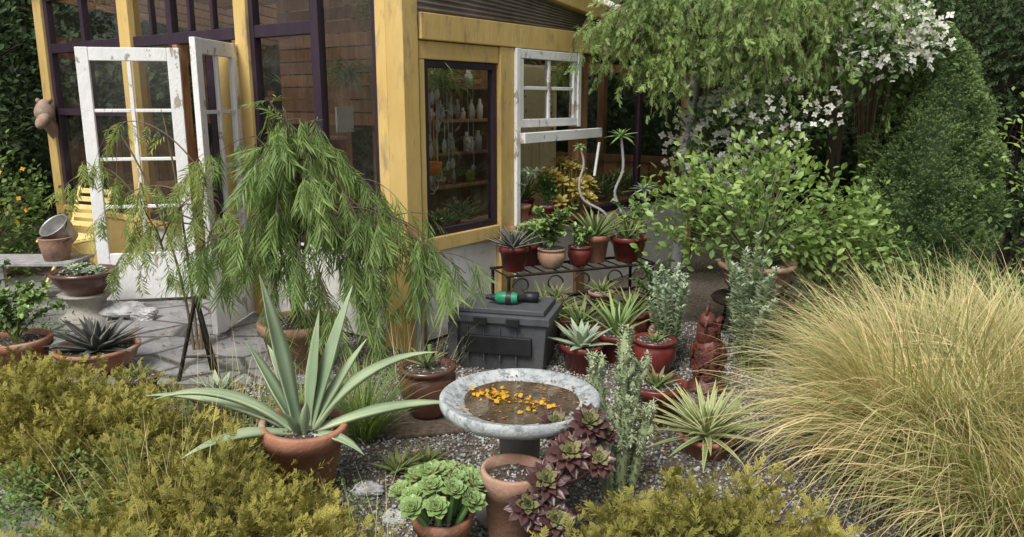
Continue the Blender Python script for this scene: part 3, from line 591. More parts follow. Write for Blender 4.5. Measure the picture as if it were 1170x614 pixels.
potted('potted_grey_succulent',L2W(1.22,.02,.702),.10,.13,m_terra,'std',leafy(700,.22,.3,.045,OV,16),l_gray)
potted('potted_green_succulent',L2W(1.5,-.06,.702),.08,.1,m_glz,'std',leafy(600,.18,.26,.04,OV,14),l_dog)
potted('potted_aloe',L2W(1.62,.25,.702),.08,.12,m_glz,'std',ros(26,.34,.03,.008,25,.4),l_aloe)
def stalk(name,base,pts,L,leaf,rad=.013):
    e=empty(name,base); g=Geo(); P=np.array(pts,float); tt=np.linspace(0,1,24); Q=np.stack([np.interp(tt,np.linspace(0,1,len(P)),P[:,k]) for k in range(3)],-1)
    for _ in range(3): Q[1:-1]=(Q[:-2]+Q[1:-1]*2+Q[2:])/4
    tube(g,Q,np.linspace(rad,rad*.75,24),8); g.obj('stem',m_pole,e,smooth=True)
    g=Geo(); rosette(g,pts[-1],22,L,.03,.006,80,-25,.4,5,'aloe'); g.obj('leaf_rosette',leaf,e,smooth=True)
stalk('tall_stem_succulent',(.80,5.85,.45),[(-.05,0,.1),(.04,0,.3),(-.05,0,.48),(.03,0,.65),(.0,0,.9)],.13,l_suc)
stalk('tall_stem_succulent',(.55,5.85,.45),[(.22,0,.15),(.16,0,.34),(-.03,0,.42),(-.06,0,.55),(-.01,0,.7),(-.05,0,.82)],.06,l_suc,.011)
stalk('tall_stem_succulent',(1.0,5.95,.45),[(0,0,.1),(.03,0,.3),(.0,0,.5)],.12,l_gray)
potted('potted_aloe',(.45,5.0,0),.12,.18,m_glz,'std',ros(26,.26,.035,.008,20,.3),l_aloe)
potted('potted_agave_pup',(.42,4.55,0),.13,.17,m_glz,'std',ros(26,.24,.05,.01,15,.2,'dag'),l_gray)
potted('potted_aloe',(.80,5.15,0),.12,.2,m_glz,'round',ros(30,.32,.03,.008,25,.4),l_aloe)
potted('potted_aloe',(.66,4.75,0),.13,.18,m_glz,'std',ros(24,.36,.04,.01,35,.3),l_suc)
potted('potted_small_aloe',(.85,4.50,0),.13,.22,m_glz,'round',ros(12,.10,.03,.008,30,.3),l_aloe)
potted('potted_silver_plant',(.98,4.85,0),.10,.18,m_terra2,'std',leafy(1100,.16,.42,.035,OV,20),l_gray)
potted('potted_herb',(.98,5.25,0),.11,.2,m_terra,'std',leafy(400,.2,.35,.035,OV,14),l_dog)
potted('potted_aloe',(.25,5.12,0),.10,.17,m_glz,'std',tuft(120,.28,.01,.05,30,1.0),l_ggr)
potted('potted_aloe',(.62,5.32,.19),.09,.12,m_terra2,'std',ros(18,.16,.025,.007,25,.3),l_aloe)
potted('potted_aloe',(.30,5.22,.19),.08,.11,m_terra,'std',ros(18,.14,.025,.007,25,.3),l_aloe)
potted('potted_herb',(.74,3.80,0),.15,.20,m_glz,'std',ros(20,.15,.03,.008,25,.3),l_aloe)
potted('potted_striped_agave',(.90,3.40,0),.13,.10,m_terra,'std',ros(70,.36,.036,.007,4,.35,'aloe'),l_strip)
def stemsplant(name,base,n,H,spread,tm,s,leaf,per=60,elev=.5,stem=m_stemg,rad=.006,lean=(0,0)):
    e=empty(name,base); g=Geo(); h=Geo()
    for i in range(n):
        a=random.random()*6.28; q=spread*math.sqrt(random.random()); hh=H*random.uniform(.6,1)
        tp=np.array([q*math.cos(a)+lean[0],q*math.sin(a)+lean[1],hh]); B=bez((tp[0]*.3,tp[1]*.3,0),(tp[0]*.5,tp[1]*.5,hh*.6),tp,10); tube(g,B,np.linspace(rad,rad*.5,10),5)
        t=rng.uniform(.12,1,per)**.8; P=np.stack([np.interp(t,np.linspace(0,1,10),B[:,k]) for k in range(3)],-1); az=rng.uniform(0,6.28,per); D=np.stack([np.cos(az),np.sin(az),np.full(per,elev)+t*.6],-1)
        scatter(h,tm,P,D,[0,0,1],s*rng.uniform(.6,1.15,per)*(1.1-.4*t))
    g.obj('stems',stem,e); h.obj('leaves',leaf,e); return e
stemsplant('silver_spurge_plant',(1.42,4.5,0),18,.66,.17,OVN,.06,l_gray,150)
stemsplant('silver_spurge_plant',(1.45,4.75,0),14,.84,.13,OVN,.055,l_gray,150)
stemsplant('silver_spurge_plant',(.95,4.62,.0),14,.60,.13,OVN,.055,l_gray,140)
e=empty('cane_cactus',(.43,3.02,0)); g=Geo()
for i,(dx,dy,h,l) in enumerate([(0.01,0,.72,.02),(.055,.02,.56,.03),(-.05,.0,.60,-.06),(.02,-.05,.42,.01),(-.03,-.03,.34,-.03),(.095,0,.36,.03)]):
    B=bez((dx*.6,dy*.6,0),(dx,dy,h*.6),(dx+l,dy,h),26); tube(g,B,np.concatenate([np.full(22,.022),[.021,.018,.013,.006]]),10)
    m=420; t=rng.random(m); P=np.stack([np.interp(t,np.linspace(0,1,26),B[:,k]) for k in range(3)],-1); az=t*300; D=np.stack([np.cos(az),np.sin(az),np.full(m,.6)],-1)
    scatter(g,OCT,P+D*.018,D,[0,0,1],rng.uniform(.006,.010,m)); scatter(g,OVN,P+D*.019,D+[0,0,.4],[0,0,1],rng.uniform(.014,.030,m))
    for k in range(5):
        q=random.uniform(.4,.95); p=np.array([np.interp(q,np.linspace(0,1,26),B[:,c]) for c in range(3)]); az=random.random()*6.28; d=np.array([math.cos(az)*.04,math.sin(az)*.04,.07]); B2=bez(p,p+d*[1,1,.3],p+d,8); tube(g,B2,[.014]*6+[.011,.004],8)
        scatter(g,OVN,B2.repeat(12,0),rng.normal(0,1,(96,3))+[0,0,.6],[0,0,1],rng.uniform(.016,.03,96))
g.obj('cactus_stems',l_cact,e,smooth=True)
e,zt=pot('potted_echeveria',-.24,2.50,0,.105,.20,m_terra,'std'); g=Geo()
for i in range(19):
    a=i*2.4; q=.165*math.sqrt((i+.2)/19); c=(q*math.cos(a),q*math.sin(a)*.9,zt+.11*(1-(q/.2)**2)+.045+random.uniform(0,.03))
    tube(g,[(c[0]*.4,c[1]*.4,zt-.02),c],.009,6); rosette(g,c,26,.056*random.uniform(.8,1.1),.034,.007,75,0,-.25,5,'ech',tilt=(-c[1]*3.2+.15,c[0]*3.2),cup=.3,inner=.3,jit=.05)
g.obj('echeveria_rosettes',l_ech,e,smooth=True)
e,zt=pot('potted_dark_aeonium',.0,2.55,0,.115,.35,m_terra2,'std',tilt=(R(1),R(1))); g=Geo()
for (x,y,z,s) in [(.11,-.08,.03,.085),(.19,-.03,.11,.085),(.26,.04,.19,.08),(.15,.07,.17,.07),(.05,-.12,-.04,.08),(.29,-.02,.08,.07),(.14,-.14,-.08,.075),(.32,.08,.14,.055)]:
    c=(x,y,zt+z); tube(g,bez((x*.3,y*.3,zt-.02),(x*.8,y*.8,zt-.02),c,6),.010,6)
    t=(.65-y*1.5,x*.8); rosette(g,c,30,s*1.0,.036,.005,70,-5,.15,4,'ech',tilt=t,inner=.5,jit=.05); rosette(g,(c[0],c[1]-.008,c[2]+.012),16,s*.66,.028,.004,86,28,.1,4,'ech',tilt=t,mat=1,jit=.05)
g.obj('aeonium_rosettes',[l_aeo,l_aeog],e,smooth=True)
g=Geo(); rosette(g,(-.50,3.2,0.01),26,.15,.035,.007,80,10,.1,5,'aloe'); rosette(g,(-.38,3.28,0.01),20,.13,.03,.007,80,10,.1,5,'aloe'); g.obj('ground_aloe',l_aloe,smooth=True)
for (x,y,s) in [(-.60,3.0,.065),(-.46,2.80,.05),(-2.95,5.75,.17),(-2.75,5.7,.1)]:
    g=Geo(); blob(g,(x,y,s*.3),(s,s*.72,s*.5),lump=.22,seed=x*7,rough=.09,seg=24,rings=16); g.obj('rock',m_stone)
e=empty('ceramic_rooster_statue',(1.10,4.22,0),(0,0,R(-20))); e.scale=(1.1,1.1,1.1)
g=Geo(); lathe(g,[(0,0),(.10,0),(.10,.03),(.075,.05),(.07,.09),(0,.09)],seg=20)
blob(g,(0,0,.19),(.080,.095,.12),lump=.06,rough=.03); blob(g,(-.01,-.02,.30),(.052,.06,.10),(R(10),0,0),lump=.05,rough=.03); blob(g,(-.01,-.045,.385),(.040,.05,.042))
tube(g,[(-.01,-.085,.385),(-.01,-.125,.37)],[.016,.002],8); blob(g,(-.01,-.085,.345),(.010,.012,.025),seg=8,rings=6)
for i in range(5): blob(g,(-.01,-.075+i*.022,.425+.012*math.sin(i*.8+.5)),(.008,.012,.028),seg=8,rings=6)
for s in (-1,1):
    for k in range(4): blob(g,(s*.075,-.02+.03*k,.20-.012*k),(.016,.03,.07-.006*k),(R(25),0,0),seg=10,rings=8)
for k in range(6):
    B=bez((0,.07,.2),(.01*(k-2.5),.13,.34+.01*k),(.02*(k-2.5),.17+.008*k,.2+.025*k),8); tube(g,B,[.02,.022,.022,.02,.018,.015,.01,.004],8)
for s in (-1,1): tube(g,[(s*.035,-.01,.12),(s*.04,-.02,.07)],[.025,.014],8)
n=420; z=rng.uniform(.10,.37,n); a=rng.uniform(0,6.28,n); rr=np.where(z<.27,.086*np.sqrt(np.maximum(.15,1-((z-.19)/.14)**2)),.052)
scatter(g,OVB,np.stack([rr*np.cos(a),rr*np.sin(a)*1.1-.01,z],-1),np.stack([np.cos(a)*.25,np.sin(a)*.25,np.full(n,-1.)],-1),np.stack([np.cos(a),np.sin(a),np.zeros(n)],-1),rng.uniform(.02,.032,n))
g.obj('rooster_body',m_statue,e,smooth=True)

# ------------------------------------------------------------------ left-hand things
e=empty('yellow_slatted_chair',(-3.80,6.75,0),(0,0,R(-25)))
g=Geo(); Wd=.40
for s in (-Wd/2,Wd/2):
    tube(g,[(s,-.2,0),(s,.1,.42),(s,.26,.86)],.016,6); tube(g,[(s,.22,0),(s,-.2,.43)],.016,6); tube(g,[(s,-.2,.43),(s,.14,.43)],.014,6)
for i in range(6): box(g,-Wd/2,Wd/2,-.2+i*.06,-.155+i*.06,.436,.452)
for i in range(5):
    z=.54+i*.07; y=.10+(z-.42)*.364; box(g,-Wd/2,Wd/2,y-.02,y-.006,z-.022,z+.022)
g.obj('chair_frame',m_yelch,e,bevel=.003)
e=empty('rustic_wood_table',(-3.80,6.2,0)); g=Geo()
for i in range(4): box(g,-.45,.35,-.2+i*.1,-.11+i*.1,.34,.365)
for x in (-.4,.3):
    for y in (-.15,.15): box(g,x-.02,x+.02,y-.02,y+.02,0,.338)
g.obj('table_planks',m_pole,e,bevel=.003)
for i,(x,y,t) in enumerate([(-3.62,6.15,(R(0),R(0))),(-3.60,6.3,(R(35),R(-20)))]):
    e=empty('galvanised_bucket',(x,y,.367 if i==0 else .50),(t[0],t[1],0)); g=Geo(); lathe(g,[(0,0),(.09,0),(.115,.12),(.118,.17),(.122,.175),(.115,.18),(.108,.17),(.085,.01),(0,.01)],seg=28); g.obj('bucket_shell',m_galv if i else m_terra2,e,smooth=True)
    g=Geo(); a=np.linspace(0,math.pi,12); tube(g,np.stack([.118*np.cos(a),-.118*np.sin(a)*.9,.17-.04*np.sin(a)],-1),.004,5); g.obj('handle',m_dark,e)
potted('succulent_bowl',(-3.18,5.72,.20),.23,.17,m_glz2,'bowl',cluster(14,.16,.05,.025,.03),l_gray)
g=Geo(); lathe(g,[(0,.0),(.2,0),(.2,.02),(.14,.06),(.13,.14),(.17,.18),(.2,.198),(0,.198)],(-3.18,5.72,0),28); g.obj('stone_pedestal',m_conc,smooth=True)
potted('potted_leafy_succulent',(-2.92,4.45,0),.19,.24,m_terra,'std',leafy(2000,.30,.34,.035,OVB,36),l_suc)
potted('potted_small_plant',(-2.05,4.1,0),.11,.13,m_glz2,'std',ros(20,.14,.02,.005,20,.3),l_aloe)
potted('potted_fern',(-3.75,5.3,0),.16,.22,m_terra2,'std',leafy(900,.32,.35,.04,OV,24),l_gc)
potted('potted_lavender',(-1.50,3.8,0),.13,.16,m_terra,'bowl',ros(20,.18,.04,.008,15,.2,'dag'),l_gray)
g=Geo(); tx,ty=-1.82,4.40
for dx in (-.12,.12): tube(g,[(tx+dx,ty-.05,0),(tx,ty,.50)],.013,6)
tube(g,[(tx,ty+.15,0),(tx,ty,.50)],.013,6); tube(g,[(tx-.08,ty-.035,.15),(tx+.08,ty-.035,.15)],.009,6); g.obj('iron_tripod_stand',m_dark)

# ------------------------------------------------------------------ plants with branches
def weeping(name,base,trunks,tips,leaf,tm,n_per=26,ls=.16,ntw=4,mtw=8,twig=.25,stem=m_bark,rad=.014,down=.7):
    e=empty(name,base); b=np.array(base); g=Geo(); h=Geo()
    for tpw in tips:
        tp=np.array(tpw)-b; s=np.array(random.choice(trunks)); f=random.uniform(.35,.95); st_=s*f
        if st_[2]>tp[2]+.5: st_=s*max(.3,(tp[2]+.25)/s[2])
        mid=(st_+tp)/2+np.array([0,0,.18+.22*np.linalg.norm(tp[:2]-st_[:2])])
        B=bez(st_,mid,tp,14); tube(g,B,np.linspace(rad*.6,rad*.2,14),5)
        m=n_per; t=rng.uniform(.3,1,m)**.8; P=np.stack([np.interp(t,np.linspace(0,1,14),B[:,k]) for k in range(3)],-1)
        tan=nrm(np.gradient(B,axis=0)); Td=np.stack([np.interp(t,np.linspace(0,1,14),tan[:,k]) for k in range(3)],-1)
        D=Td*.6+rng.normal(0,.35,(m,3))+[0,0,-down*.7]; scatter(h,tm,P,D,rng.normal(0,.3,(m,3))+[0,0,1],ls*rng.uniform(.6,1.2,m),r=np.clip(rng.normal(random.uniform(.2,.8),.2,m),0,1))
        for q in range(ntw):
            i=random.randint(5,13); p=B[i]; d=nrm(tan[i]*.5+rng.normal(0,.6,3)); e2=p+d*twig*random.uniform(.5,1.2)+np.array([0,0,-down*.12]); C=bez(p,(p+e2)/2+[0,0,.05],e2,6); tube(g,C,np.linspace(rad*.25,rad*.1,6),4)
            m=mtw; t=rng.uniform(.3,1,m); P=np.stack([np.interp(t,np.linspace(0,1,6),C[:,k]) for k in range(3)],-1); D=d*.6+rng.normal(0,.35,(m,3))+[0,0,-down]; scatter(h,tm,P,D,rng.normal(0,.3,(m,3))+[0,0,1],ls*rng.uniform(.6,1.15,m),r=np.clip(rng.normal(random.uniform(.2,.8),.2,m),0,1))
    for s in trunks: tube(g,bez((s[0]*.1,s[1]*.1,0),(s[0]*.2,s[1]*.2,s[2]*.6),s,12),np.linspace(rad,rad*.5,12),7)
    g.obj('branches',stem,e,smooth=True); h.obj('foliage',leaf,e); return e
tips=[(-1.40,4.6,1.62),(-1.28,4.5,1.52),(-1.12,4.5,1.42),(-.95,4.5,1.22),(-.80,4.45,1.10),(-.86,4.35,.95),(-.45,4.3,.78),(-.32,4.3,.70),(-.26,4.3,.66),(-.50,4.25,.62),(-.9,4.3,.6),(-1.15,4.2,.55),(-1.5,4.3,.75),(-1.75,4.4,.70),(-1.9,4.4,.68),(-1.5,4.65,1.4),(-1.45,4.6,1.2),(-1.05,4.4,1.0),(-1.3,4.3,.95),(-.9,4.25,.76),(-.68,4.2,.58),(-1.0,4.2,.42),(-1.35,4.15,.42),(-1.1,4.3,1.2),(-1.3,4.35,1.3),(-.72,4.3,.86)]
weeping('silk_oak_plant',(-1.30,4.62,.25),[(.0,0,1.3),(.22,-.05,1.0),(-.2,-.05,.9),(.1,-.1,1.15)],tips,l_wee,PIN,11,.20,4,7,down=1.1)
pot('large_terracotta_planter',-1.30,4.62,0,.24,.30,m_terra2,'std')
tips=[(-2.45,4.9,1.45),(-2.6,4.9,1.2),(-2.55,4.85,.9),(-2.4,4.8,.7),(-2.3,4.85,1.0),(-1.95,4.8,1.1),(-1.8,4.8,1.0),(-1.85,4.8,.75),(-2.5,4.8,.55),(-2.25,4.8,.8),(-1.9,4.75,1.2),(-1.70,4.75,.95)]
weeping('wispy_weeping_plant',(-2.05,4.95,0),[(-.1,0,1.5),(.15,0,1.25),(-.35,-.05,1.4)],tips,l_wee2,PIN2,9,.14,3,5,rad=.010,down=1.2,stem=m_twig)

def bush(name,base,center,rad,ncl,per,csize,tm,ls,leaf,stem=m_twig,stemr=.012,up=(0,0,.3),shell=.5,nst=None,trunk=None):
    e=empty(name,base); b=np.array(base); g=Geo(); h=Geo(); ctr=np.array(center)-b; rad=np.array(rad)
    nst=nst or ncl
    for i in range(ncl):
        d=nrm(rng.normal(0,1,3)); q=random.uniform(shell,1)**.6*random.choice([1,1,1,1.15]); c=ctr+d*rad*q
        c[2]=max(c[2],.03)
        if i<nst:
            st_=np.array([ctr[0]*.1,ctr[1]*.1,0]) if trunk is None else np.array(trunk)*random.uniform(.4,1)
            B=bez(st_,(st_+c)/2+[0,0,abs(c[2]-st_[2])*.25],c,8); tube(g,B,np.linspace(stemr,stemr*.25,8),5)
        P=c+rng.normal(0,csize,(per,3)); P[:,2]=np.maximum(P[:,2],.01-b[2])
        out=nrm(P-ctr+np.array([0,0,1e-3])); D=out*.7+rng.normal(0,.6,(per,3))+np.array(up)
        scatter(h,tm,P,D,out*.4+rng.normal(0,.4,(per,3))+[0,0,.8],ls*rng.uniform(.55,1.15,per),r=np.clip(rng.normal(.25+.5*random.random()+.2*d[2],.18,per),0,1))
    if trunk is not None: tube(g,[(0,0,0),np.array(trunk)*.5,trunk],[stemr*2.2,stemr*1.7,stemr],8)
    g.obj('stems',stem,e,smooth=True); h.obj('foliage',leaf,e); return e
e,zt=pot('terracotta_bowl_planter',1.65,5.2,.30,.25,.24,m_terra2,'bowl')
g=Geo(); lathe(g,[(0,.27),(.28,.27),(.29,.285),(.28,.298),(0,.298)],(1.65,5.2,0),28)
for i in range(4):
    a=i*1.57+.7; tube(g,[(1.65+.2*math.cos(a),5.2+.2*math.sin(a),.27),(1.65+.26*math.cos(a),5.2+.26*math.sin(a),0)],.014,6)
g.obj('iron_pot_stand',m_dark,smooth=True)
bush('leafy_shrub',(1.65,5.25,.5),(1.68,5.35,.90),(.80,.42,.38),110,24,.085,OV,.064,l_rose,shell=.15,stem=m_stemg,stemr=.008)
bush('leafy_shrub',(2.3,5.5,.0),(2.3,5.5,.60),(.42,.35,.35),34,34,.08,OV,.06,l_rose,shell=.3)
e=empty('conical_spruce_tree',(3.20,6.1,0)); g=Geo(); tube(g,[(0,0,0),(0,0,1.9)],[.06,.015],8); g.obj('trunk',m_bark,e)
def sprad(f): return .80*np.interp(f,[0,.1,.35,.6,.8,.93,1],[.42,.55,.56,.50,.36,.18,.02])
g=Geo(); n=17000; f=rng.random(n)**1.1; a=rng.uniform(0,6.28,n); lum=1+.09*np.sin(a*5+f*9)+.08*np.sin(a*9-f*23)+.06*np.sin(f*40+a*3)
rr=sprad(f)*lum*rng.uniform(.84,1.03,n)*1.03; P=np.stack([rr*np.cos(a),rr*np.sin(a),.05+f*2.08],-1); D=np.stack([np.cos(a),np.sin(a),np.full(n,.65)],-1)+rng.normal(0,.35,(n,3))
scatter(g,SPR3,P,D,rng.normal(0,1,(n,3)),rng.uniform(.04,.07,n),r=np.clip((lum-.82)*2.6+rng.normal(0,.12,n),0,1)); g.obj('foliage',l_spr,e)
g=Geo(); fz=np.linspace(0,1,14); lathe(g,[(sprad(q)*.8,.05+q*1.95) for q in fz],seg=24); g.obj('shade_core',l_dkc,e)  # solid dark cone blocking the view, its colour stands for inner shade
e=empty('weeping_conifer_tree',(3.0,7.5,0)); b=np.array((3.0,7.5,0)); g=Geo(); h=Geo(); tube(g,bez((0,0,0),(.1,0,1.6),(-.1,-.1,3.3),12),np.linspace(.07,.05,12),10)
HP=[];HD=[];HR=[]
for i in range(112):
    X=random.uniform(.74,2.75); Y=random.uniform(5.55,6.6)
    if i>90: X=random.uniform(.62,1.15)
    if X<1.3: Y=random.uniform(5.85,6.3)
    Z=1.93+random.uniform(-.02,.6)
    if X<.9: Z=random.uniform(2.08,2.4)
    st_=np.array([-.05,-.05,random.uniform(2.5,3.1)]); tp=np.array([X,Y,Z])-b; B=bez(st_,(st_+tp)/2+[0,0,.36],tp,16); tube(g,B,np.linspace(.016,.004,16),5)
    tan=np.gradient(B,axis=0)
    for k in range(4,16):
        for q in range(2):
            p=B[k]+rng.normal(0,.02,3); l=random.uniform(.10,.40)*(1.15 if k>10 else .7); o=rng.normal(0,.09,3); o[2]=0
            e2=p+o*1.6+nrm(tan[k])*.10+np.array([0,0,-l]); C=bez(p,p+o+nrm(tan[k])*.10,e2,7); tube(g,C,.0025,3)
            m=int(5+l*34); t=rng.random(m); HP.append(np.stack([np.interp(t,np.linspace(0,1,7),C[:,c]) for c in range(3)],-1)+rng.normal(0,.012,(m,3))); dd=np.stack([np.interp(t,np.linspace(0,1,7),np.gradient(C[:,c])) for c in range(3)],-1); HD.append(nrm(dd)*.9+rng.normal(0,.35,(m,3))+[0,0,-.2]); HR.append(np.clip(rng.normal(random.random(),.15,m),0,1))
HP=np.concatenate(HP);HD=np.concatenate(HD);HR=np.concatenate(HR); scatter(h,SPR2,HP,HD,rng.normal(0,1,(len(HP),3)),rng.uniform(.05,.095,len(HP)),r=HR)
g.obj('branches',m_bark,e); h.obj('foliage',l_con,e)
def dogwood(base,center,rad,ncl,fl=8,fs=.036):
    e=bush('flowering_dogwood',base,center,rad,ncl,30,.10,OV,.06,l_dog,trunk=(0,0,1.2),stemr=.007)
    h=Geo(); n=ncl*fl; c=np.array(center)-np.array(base); d=nrm(rng.normal(0,1,(n,3))+[0,-.8,.2]); P=c+d*np.array(rad)*rng.uniform(.9,1.25,(n,1))+rng.normal(0,.05,(n,3)); U=nrm(rng.normal(0,.4,(n,3))+[-.1,-.8,.6])
    D=np.cross(U,rng.normal(0,1,(n,3))); scatter(h,FLW,P,D,U,rng.uniform(.7,1.2,n)*fs); h.obj('white_flowers',l_flw,e)
dogwood((1.9,6.9,0),(1.85,6.65,1.2),(.45,.25,.42),44,10)
dogwood((2.9,6.5,0),(2.72,5.85,2.02),(.32,.2,.20),34,9,.032)
dogwood((2.1,6.2,0),(2.05,6.0,1.5),(.35,.2,.2),10,7,.03)
def backdrop(name,x0,x1,y,h,n,leaf,ls,tm=OV,curve=0):
    e=empty(name,(0,0,0))
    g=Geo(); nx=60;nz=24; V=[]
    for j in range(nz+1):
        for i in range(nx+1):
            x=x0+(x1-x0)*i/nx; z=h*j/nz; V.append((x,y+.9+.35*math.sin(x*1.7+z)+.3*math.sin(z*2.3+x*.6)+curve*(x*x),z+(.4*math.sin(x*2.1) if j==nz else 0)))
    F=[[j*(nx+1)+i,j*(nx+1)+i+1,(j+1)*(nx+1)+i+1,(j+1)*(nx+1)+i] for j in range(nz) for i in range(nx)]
    g.add(V,np.array(F),(.1,0,0)); g.obj('shade_backing_sheet',l_dk,e,smooth=True)  # solid dark sheet; the shade deep between leaves is put into its colour
    g=Geo()
    for i in range(10):
        x=x0+(x1-x0)*(i+random.random()*.6)/10; tube(g,[(x,y+.3+curve*x*x,0),(x+.1,y+.3+curve*x*x,h*.5),(x,y+.2+curve*x*x,h)],[.12,.09,.03],8)
        for k in range(8):
            z=random.uniform(.8,h*.9); a=random.uniform(-3.1,0); tube(g,bez((x,y+.3+curve*x*x,z),(x+.5*math.cos(a),y+.1+curve*x*x+.5*math.sin(a),z+.2),(x+1*math.cos(a),y+.2+curve*x*x+.8*math.sin(a),z+.1),6),[.03,.025,.02,.015,.01,.005],5)
    g.obj('trunks',m_bark,e)
    h_=Geo(); nc=n//60; c=np.stack([rng.uniform(x0,x1,nc),rng.uniform(y-.5,y+.6,nc),rng.uniform(.1,h,nc)],-1); c[:,1]+=curve*c[:,0]**2
    P=c.repeat(60,0)+rng.normal(0,1,(nc*60,3))*np.array([.26,.22,.13]); P[:,2]=np.maximum(P[:,2],.02); D=rng.normal(0,.6,(nc*60,3))+[0,-.5,-.25]
    rc=rng.random(nc).repeat(60); scatter(h_,tm,P,D,rng.normal(0,.4,(nc*60,3))+[0,-.4,.8],ls*rng.uniform(.6,1.2,nc*60),r=np.clip(rc*.7+rng.random(nc*60)*.3,0,1)); h_.obj('foliage',leaf,e)
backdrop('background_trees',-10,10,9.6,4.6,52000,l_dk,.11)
bush('dark_conifer_tree',(4.6,7.2,0),(4.6,7.0,1.8),(1.1,.8,1.5),130,60,.15,SPR3,.13,l_dkc,stem=m_bark,trunk=(0,0,2.6),stemr=.012,up=(0,-.2,-.6))
bush('dark_conifer_tree',(3.5,8.6,0),(3.5,8.4,2.3),(1.6,.6,1.2),120,60,.17,SPR3,.13,l_dkc,stem=m_bark,trunk=(0,0,2.6),stemr=.012,up=(0,-.2,-.6))
bush('dark_conifer_tree',(5.8,6.4,0),(5.6,6.3,1.4),(1.0,.7,1.5),90,60,.15,SPR3,.13,l_dkc,stem=m_bark,trunk=(0,0,2.6),stemr=.012,up=(0,-.2,-.6))
bush('dark_evergreen_shrub',(-5.9,8.2,0),(-5.9,8.1,1.6),(1.0,.7,1.6),110,60,.15,OV,.09,l_dk,stem=m_bark,trunk=(0,0,2.4),stemr=.015)
bush('dark_evergreen_shrub',(-4.9,7.0,0),(-5.0,7.0,.55),(.75,.5,.6),80,60,.10,OV,.055,l_gc,stemr=.01)
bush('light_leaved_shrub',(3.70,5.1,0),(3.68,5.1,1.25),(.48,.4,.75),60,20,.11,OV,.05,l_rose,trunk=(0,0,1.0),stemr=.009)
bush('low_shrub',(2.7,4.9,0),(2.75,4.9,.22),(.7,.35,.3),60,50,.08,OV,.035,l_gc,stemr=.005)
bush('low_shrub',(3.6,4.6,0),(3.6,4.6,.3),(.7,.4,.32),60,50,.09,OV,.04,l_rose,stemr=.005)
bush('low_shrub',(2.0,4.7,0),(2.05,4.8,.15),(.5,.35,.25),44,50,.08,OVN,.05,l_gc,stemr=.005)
bush('groundcover_plant',(-3.4,5.0,0),(-3.45,5.0,.14),(.5,.5,.22),60,60,.07,OV,.025,l_gc,stemr=.004)
bush('groundcover_plant',(-1.9,2.95,0),(-1.72,2.78,.06),(.40,.28,.16),80,60,.05,OV,.022,l_gc,stemr=.003)
bush('groundcover_plant',(-1.3,3.75,0),(-1.5,3.55,.06),(.55,.3,.12),50,50,.06,OV,.02,l_gc,stemr=.003)
bush('groundcover_plant',(-.75,2.75,0),(-.8,2.78,.02),(.30,.22,.07),26,40,.05,OV,.018,l_gc,stemr=.003)
bush('groundcover_plant',(.55,3.6,0),(.60,3.55,.01),(.5,.3,.04),22,30,.05,OV,.016,l_gc,stemr=.002)
h=Geo(); n=70; P=np.stack([rng.uniform(-5.4,-4.2,n),rng.uniform(6.4,6.9,n),rng.uniform(.5,1.1,n)],-1); scatter(h,FLW,P,rng.normal(0,1,(n,3)),nrm(rng.normal(0,.4,(n,3))+[0,-1,.3]),.025); h.obj('yellow_flowers',l_yflw)

def juniper(name,mounds,dens=3900):
    e=empty(name,(0,0,0)); h=Geo(); g=Geo(); core=Geo()
    for (cx,cy,rx,ry,H) in mounds:
        n=int(dens*(rx*ry/.2)); d=nrm(rng.normal(0,1,(n,3))); d[:,2]=np.abs(d[:,2])
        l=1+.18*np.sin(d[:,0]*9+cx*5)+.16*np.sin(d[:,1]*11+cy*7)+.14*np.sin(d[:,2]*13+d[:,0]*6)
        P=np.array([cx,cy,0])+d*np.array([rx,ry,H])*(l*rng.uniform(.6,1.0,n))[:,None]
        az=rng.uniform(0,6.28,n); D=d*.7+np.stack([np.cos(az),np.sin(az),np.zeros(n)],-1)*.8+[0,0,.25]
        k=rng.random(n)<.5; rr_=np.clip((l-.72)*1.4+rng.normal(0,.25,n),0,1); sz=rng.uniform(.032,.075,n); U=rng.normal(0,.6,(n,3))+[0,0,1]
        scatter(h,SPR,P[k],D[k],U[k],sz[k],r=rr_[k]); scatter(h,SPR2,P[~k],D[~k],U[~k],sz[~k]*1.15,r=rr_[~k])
        for i in range(30):
            t=d[i]*np.array([rx,ry,H])*.9; tube(g,bez((cx,cy,0),(cx+t[0]*.6,cy+t[1]*.6,t[2]*.4),(cx+t[0],cy+t[1],t[2]),6),np.linspace(.008,.002,6),4)
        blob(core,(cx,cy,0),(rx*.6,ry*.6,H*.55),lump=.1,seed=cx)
    h.obj('foliage',l_jun,e); g.obj('branches',m_bark,e); core.obj('shade_core',nmat('juniper_shade_core',(.02,.018,.007),(.05,.045,.015),20,.95,0),e)  # core: near-black blobs under the sprays, shade inside the bush painted as colour
juniper('juniper_hedge',[(-2.15,3.45,.5,.36,.34),(-1.78,3.22,.42,.33,.30),(-1.32,2.94,.40,.32,.28),(-1.10,2.62,.40,.32,.30),(-.85,2.38,.34,.27,.27),(-1.35,2.28,.33,.26,.22),(-.60,2.22,.28,.22,.22),(-2.55,3.7,.4,.3,.32)])
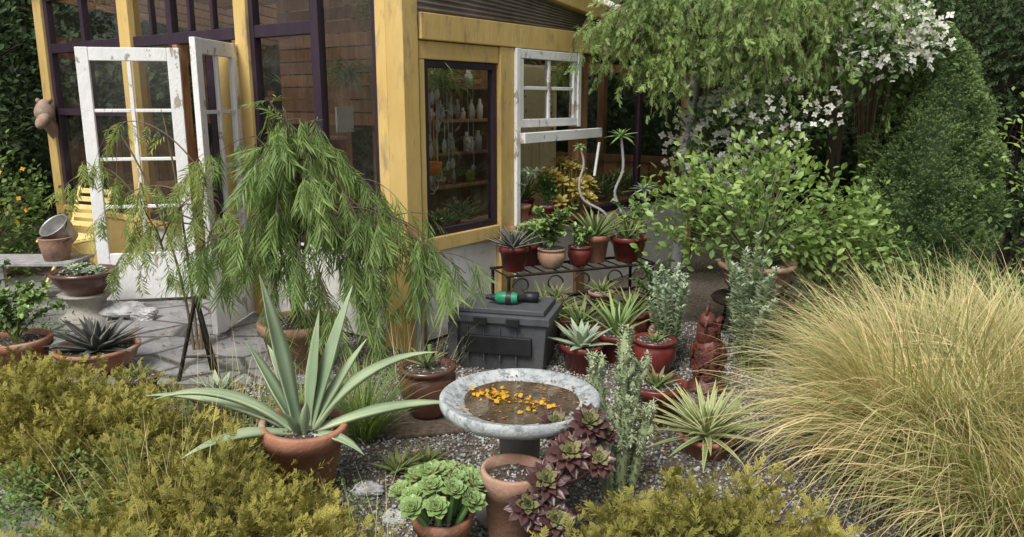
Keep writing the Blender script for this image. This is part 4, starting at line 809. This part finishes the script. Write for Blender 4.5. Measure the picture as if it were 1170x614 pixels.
juniper('juniper_shrub',[(.40,2.30,.34,.26,.29),(.64,2.38,.34,.27,.34),(.22,2.2,.26,.22,.20),(.88,2.28,.3,.25,.24)])

def clump(name,c,n,H,rad,mats,W=.0045,elr=(40,88),bend=(.6,2.2),K=8,split=.7):
    e=empty(name,(0,0,0))
    for k,(mt,fr) in enumerate(zip(mats,(split,1-split))):
        m=int(n*fr)
        if m<1: continue
        g=Geo(); a=rng.uniform(0,6.28,m); q=rad*np.sqrt(rng.random(m)); P=np.stack([c[0]+q*np.cos(a),c[1]+q*np.sin(a),np.full(m,.0)],-1)
        az=a+rng.normal(0,.7,m); ribbons(g,P,az,R(elr[0])+rng.random(m)**.7*(R(elr[1])-R(elr[0])),rng.uniform(*bend,m),H*rng.uniform(.5,1.15,m),W*rng.uniform(.6,1.5,m),K,1.5,zmin=.015); g.obj('blades',mt,e)
    return e
clump('ornamental_grass',(1.80,3.15),6500,.96,.24,(l_grs,l_grg),split=.6)
clump('ornamental_grass',(2.45,3.3),4800,.98,.24,(l_grs,l_grg),split=.66)
clump('ornamental_grass',(1.85,2.60),3800,.78,.22,(l_grs,l_grg),split=.5)
clump('ornamental_grass',(2.35,3.95),2000,.85,.2,(l_grs,l_grg),split=.66)
clump('green_grass_tuft',(-.72,3.55),520,.40,.07,(l_ggr,l_grg),.005,(45,88),(.3,1.3),6,.8)
clump('green_grass_tuft',(-1.05,3.7),260,.30,.06,(l_ggr,l_grg),.005,(45,88),(.3,1.3),6,.8)
clump('wispy_grass',(-1.35,3.5),160,.55,.25,(l_grs,l_ggr),.0022,(55,88),(.1,1.0),6,.5)
clump('wispy_grass',(-1.2,2.5),150,.55,.25,(l_grs,l_ggr),.002,(55,88),(.1,1.0),6,.6)
clump('wispy_grass',(-.45,2.35),60,.4,.12,(l_grs,l_ggr),.002,(55,88),(.1,1.0),6,.6)
clump('wispy_grass',(-.55,4.0),120,.5,.2,(l_grs,l_ggr),.002,(55,88),(.1,1.0),6,.5)
print('objects',len(bpy.data.objects))
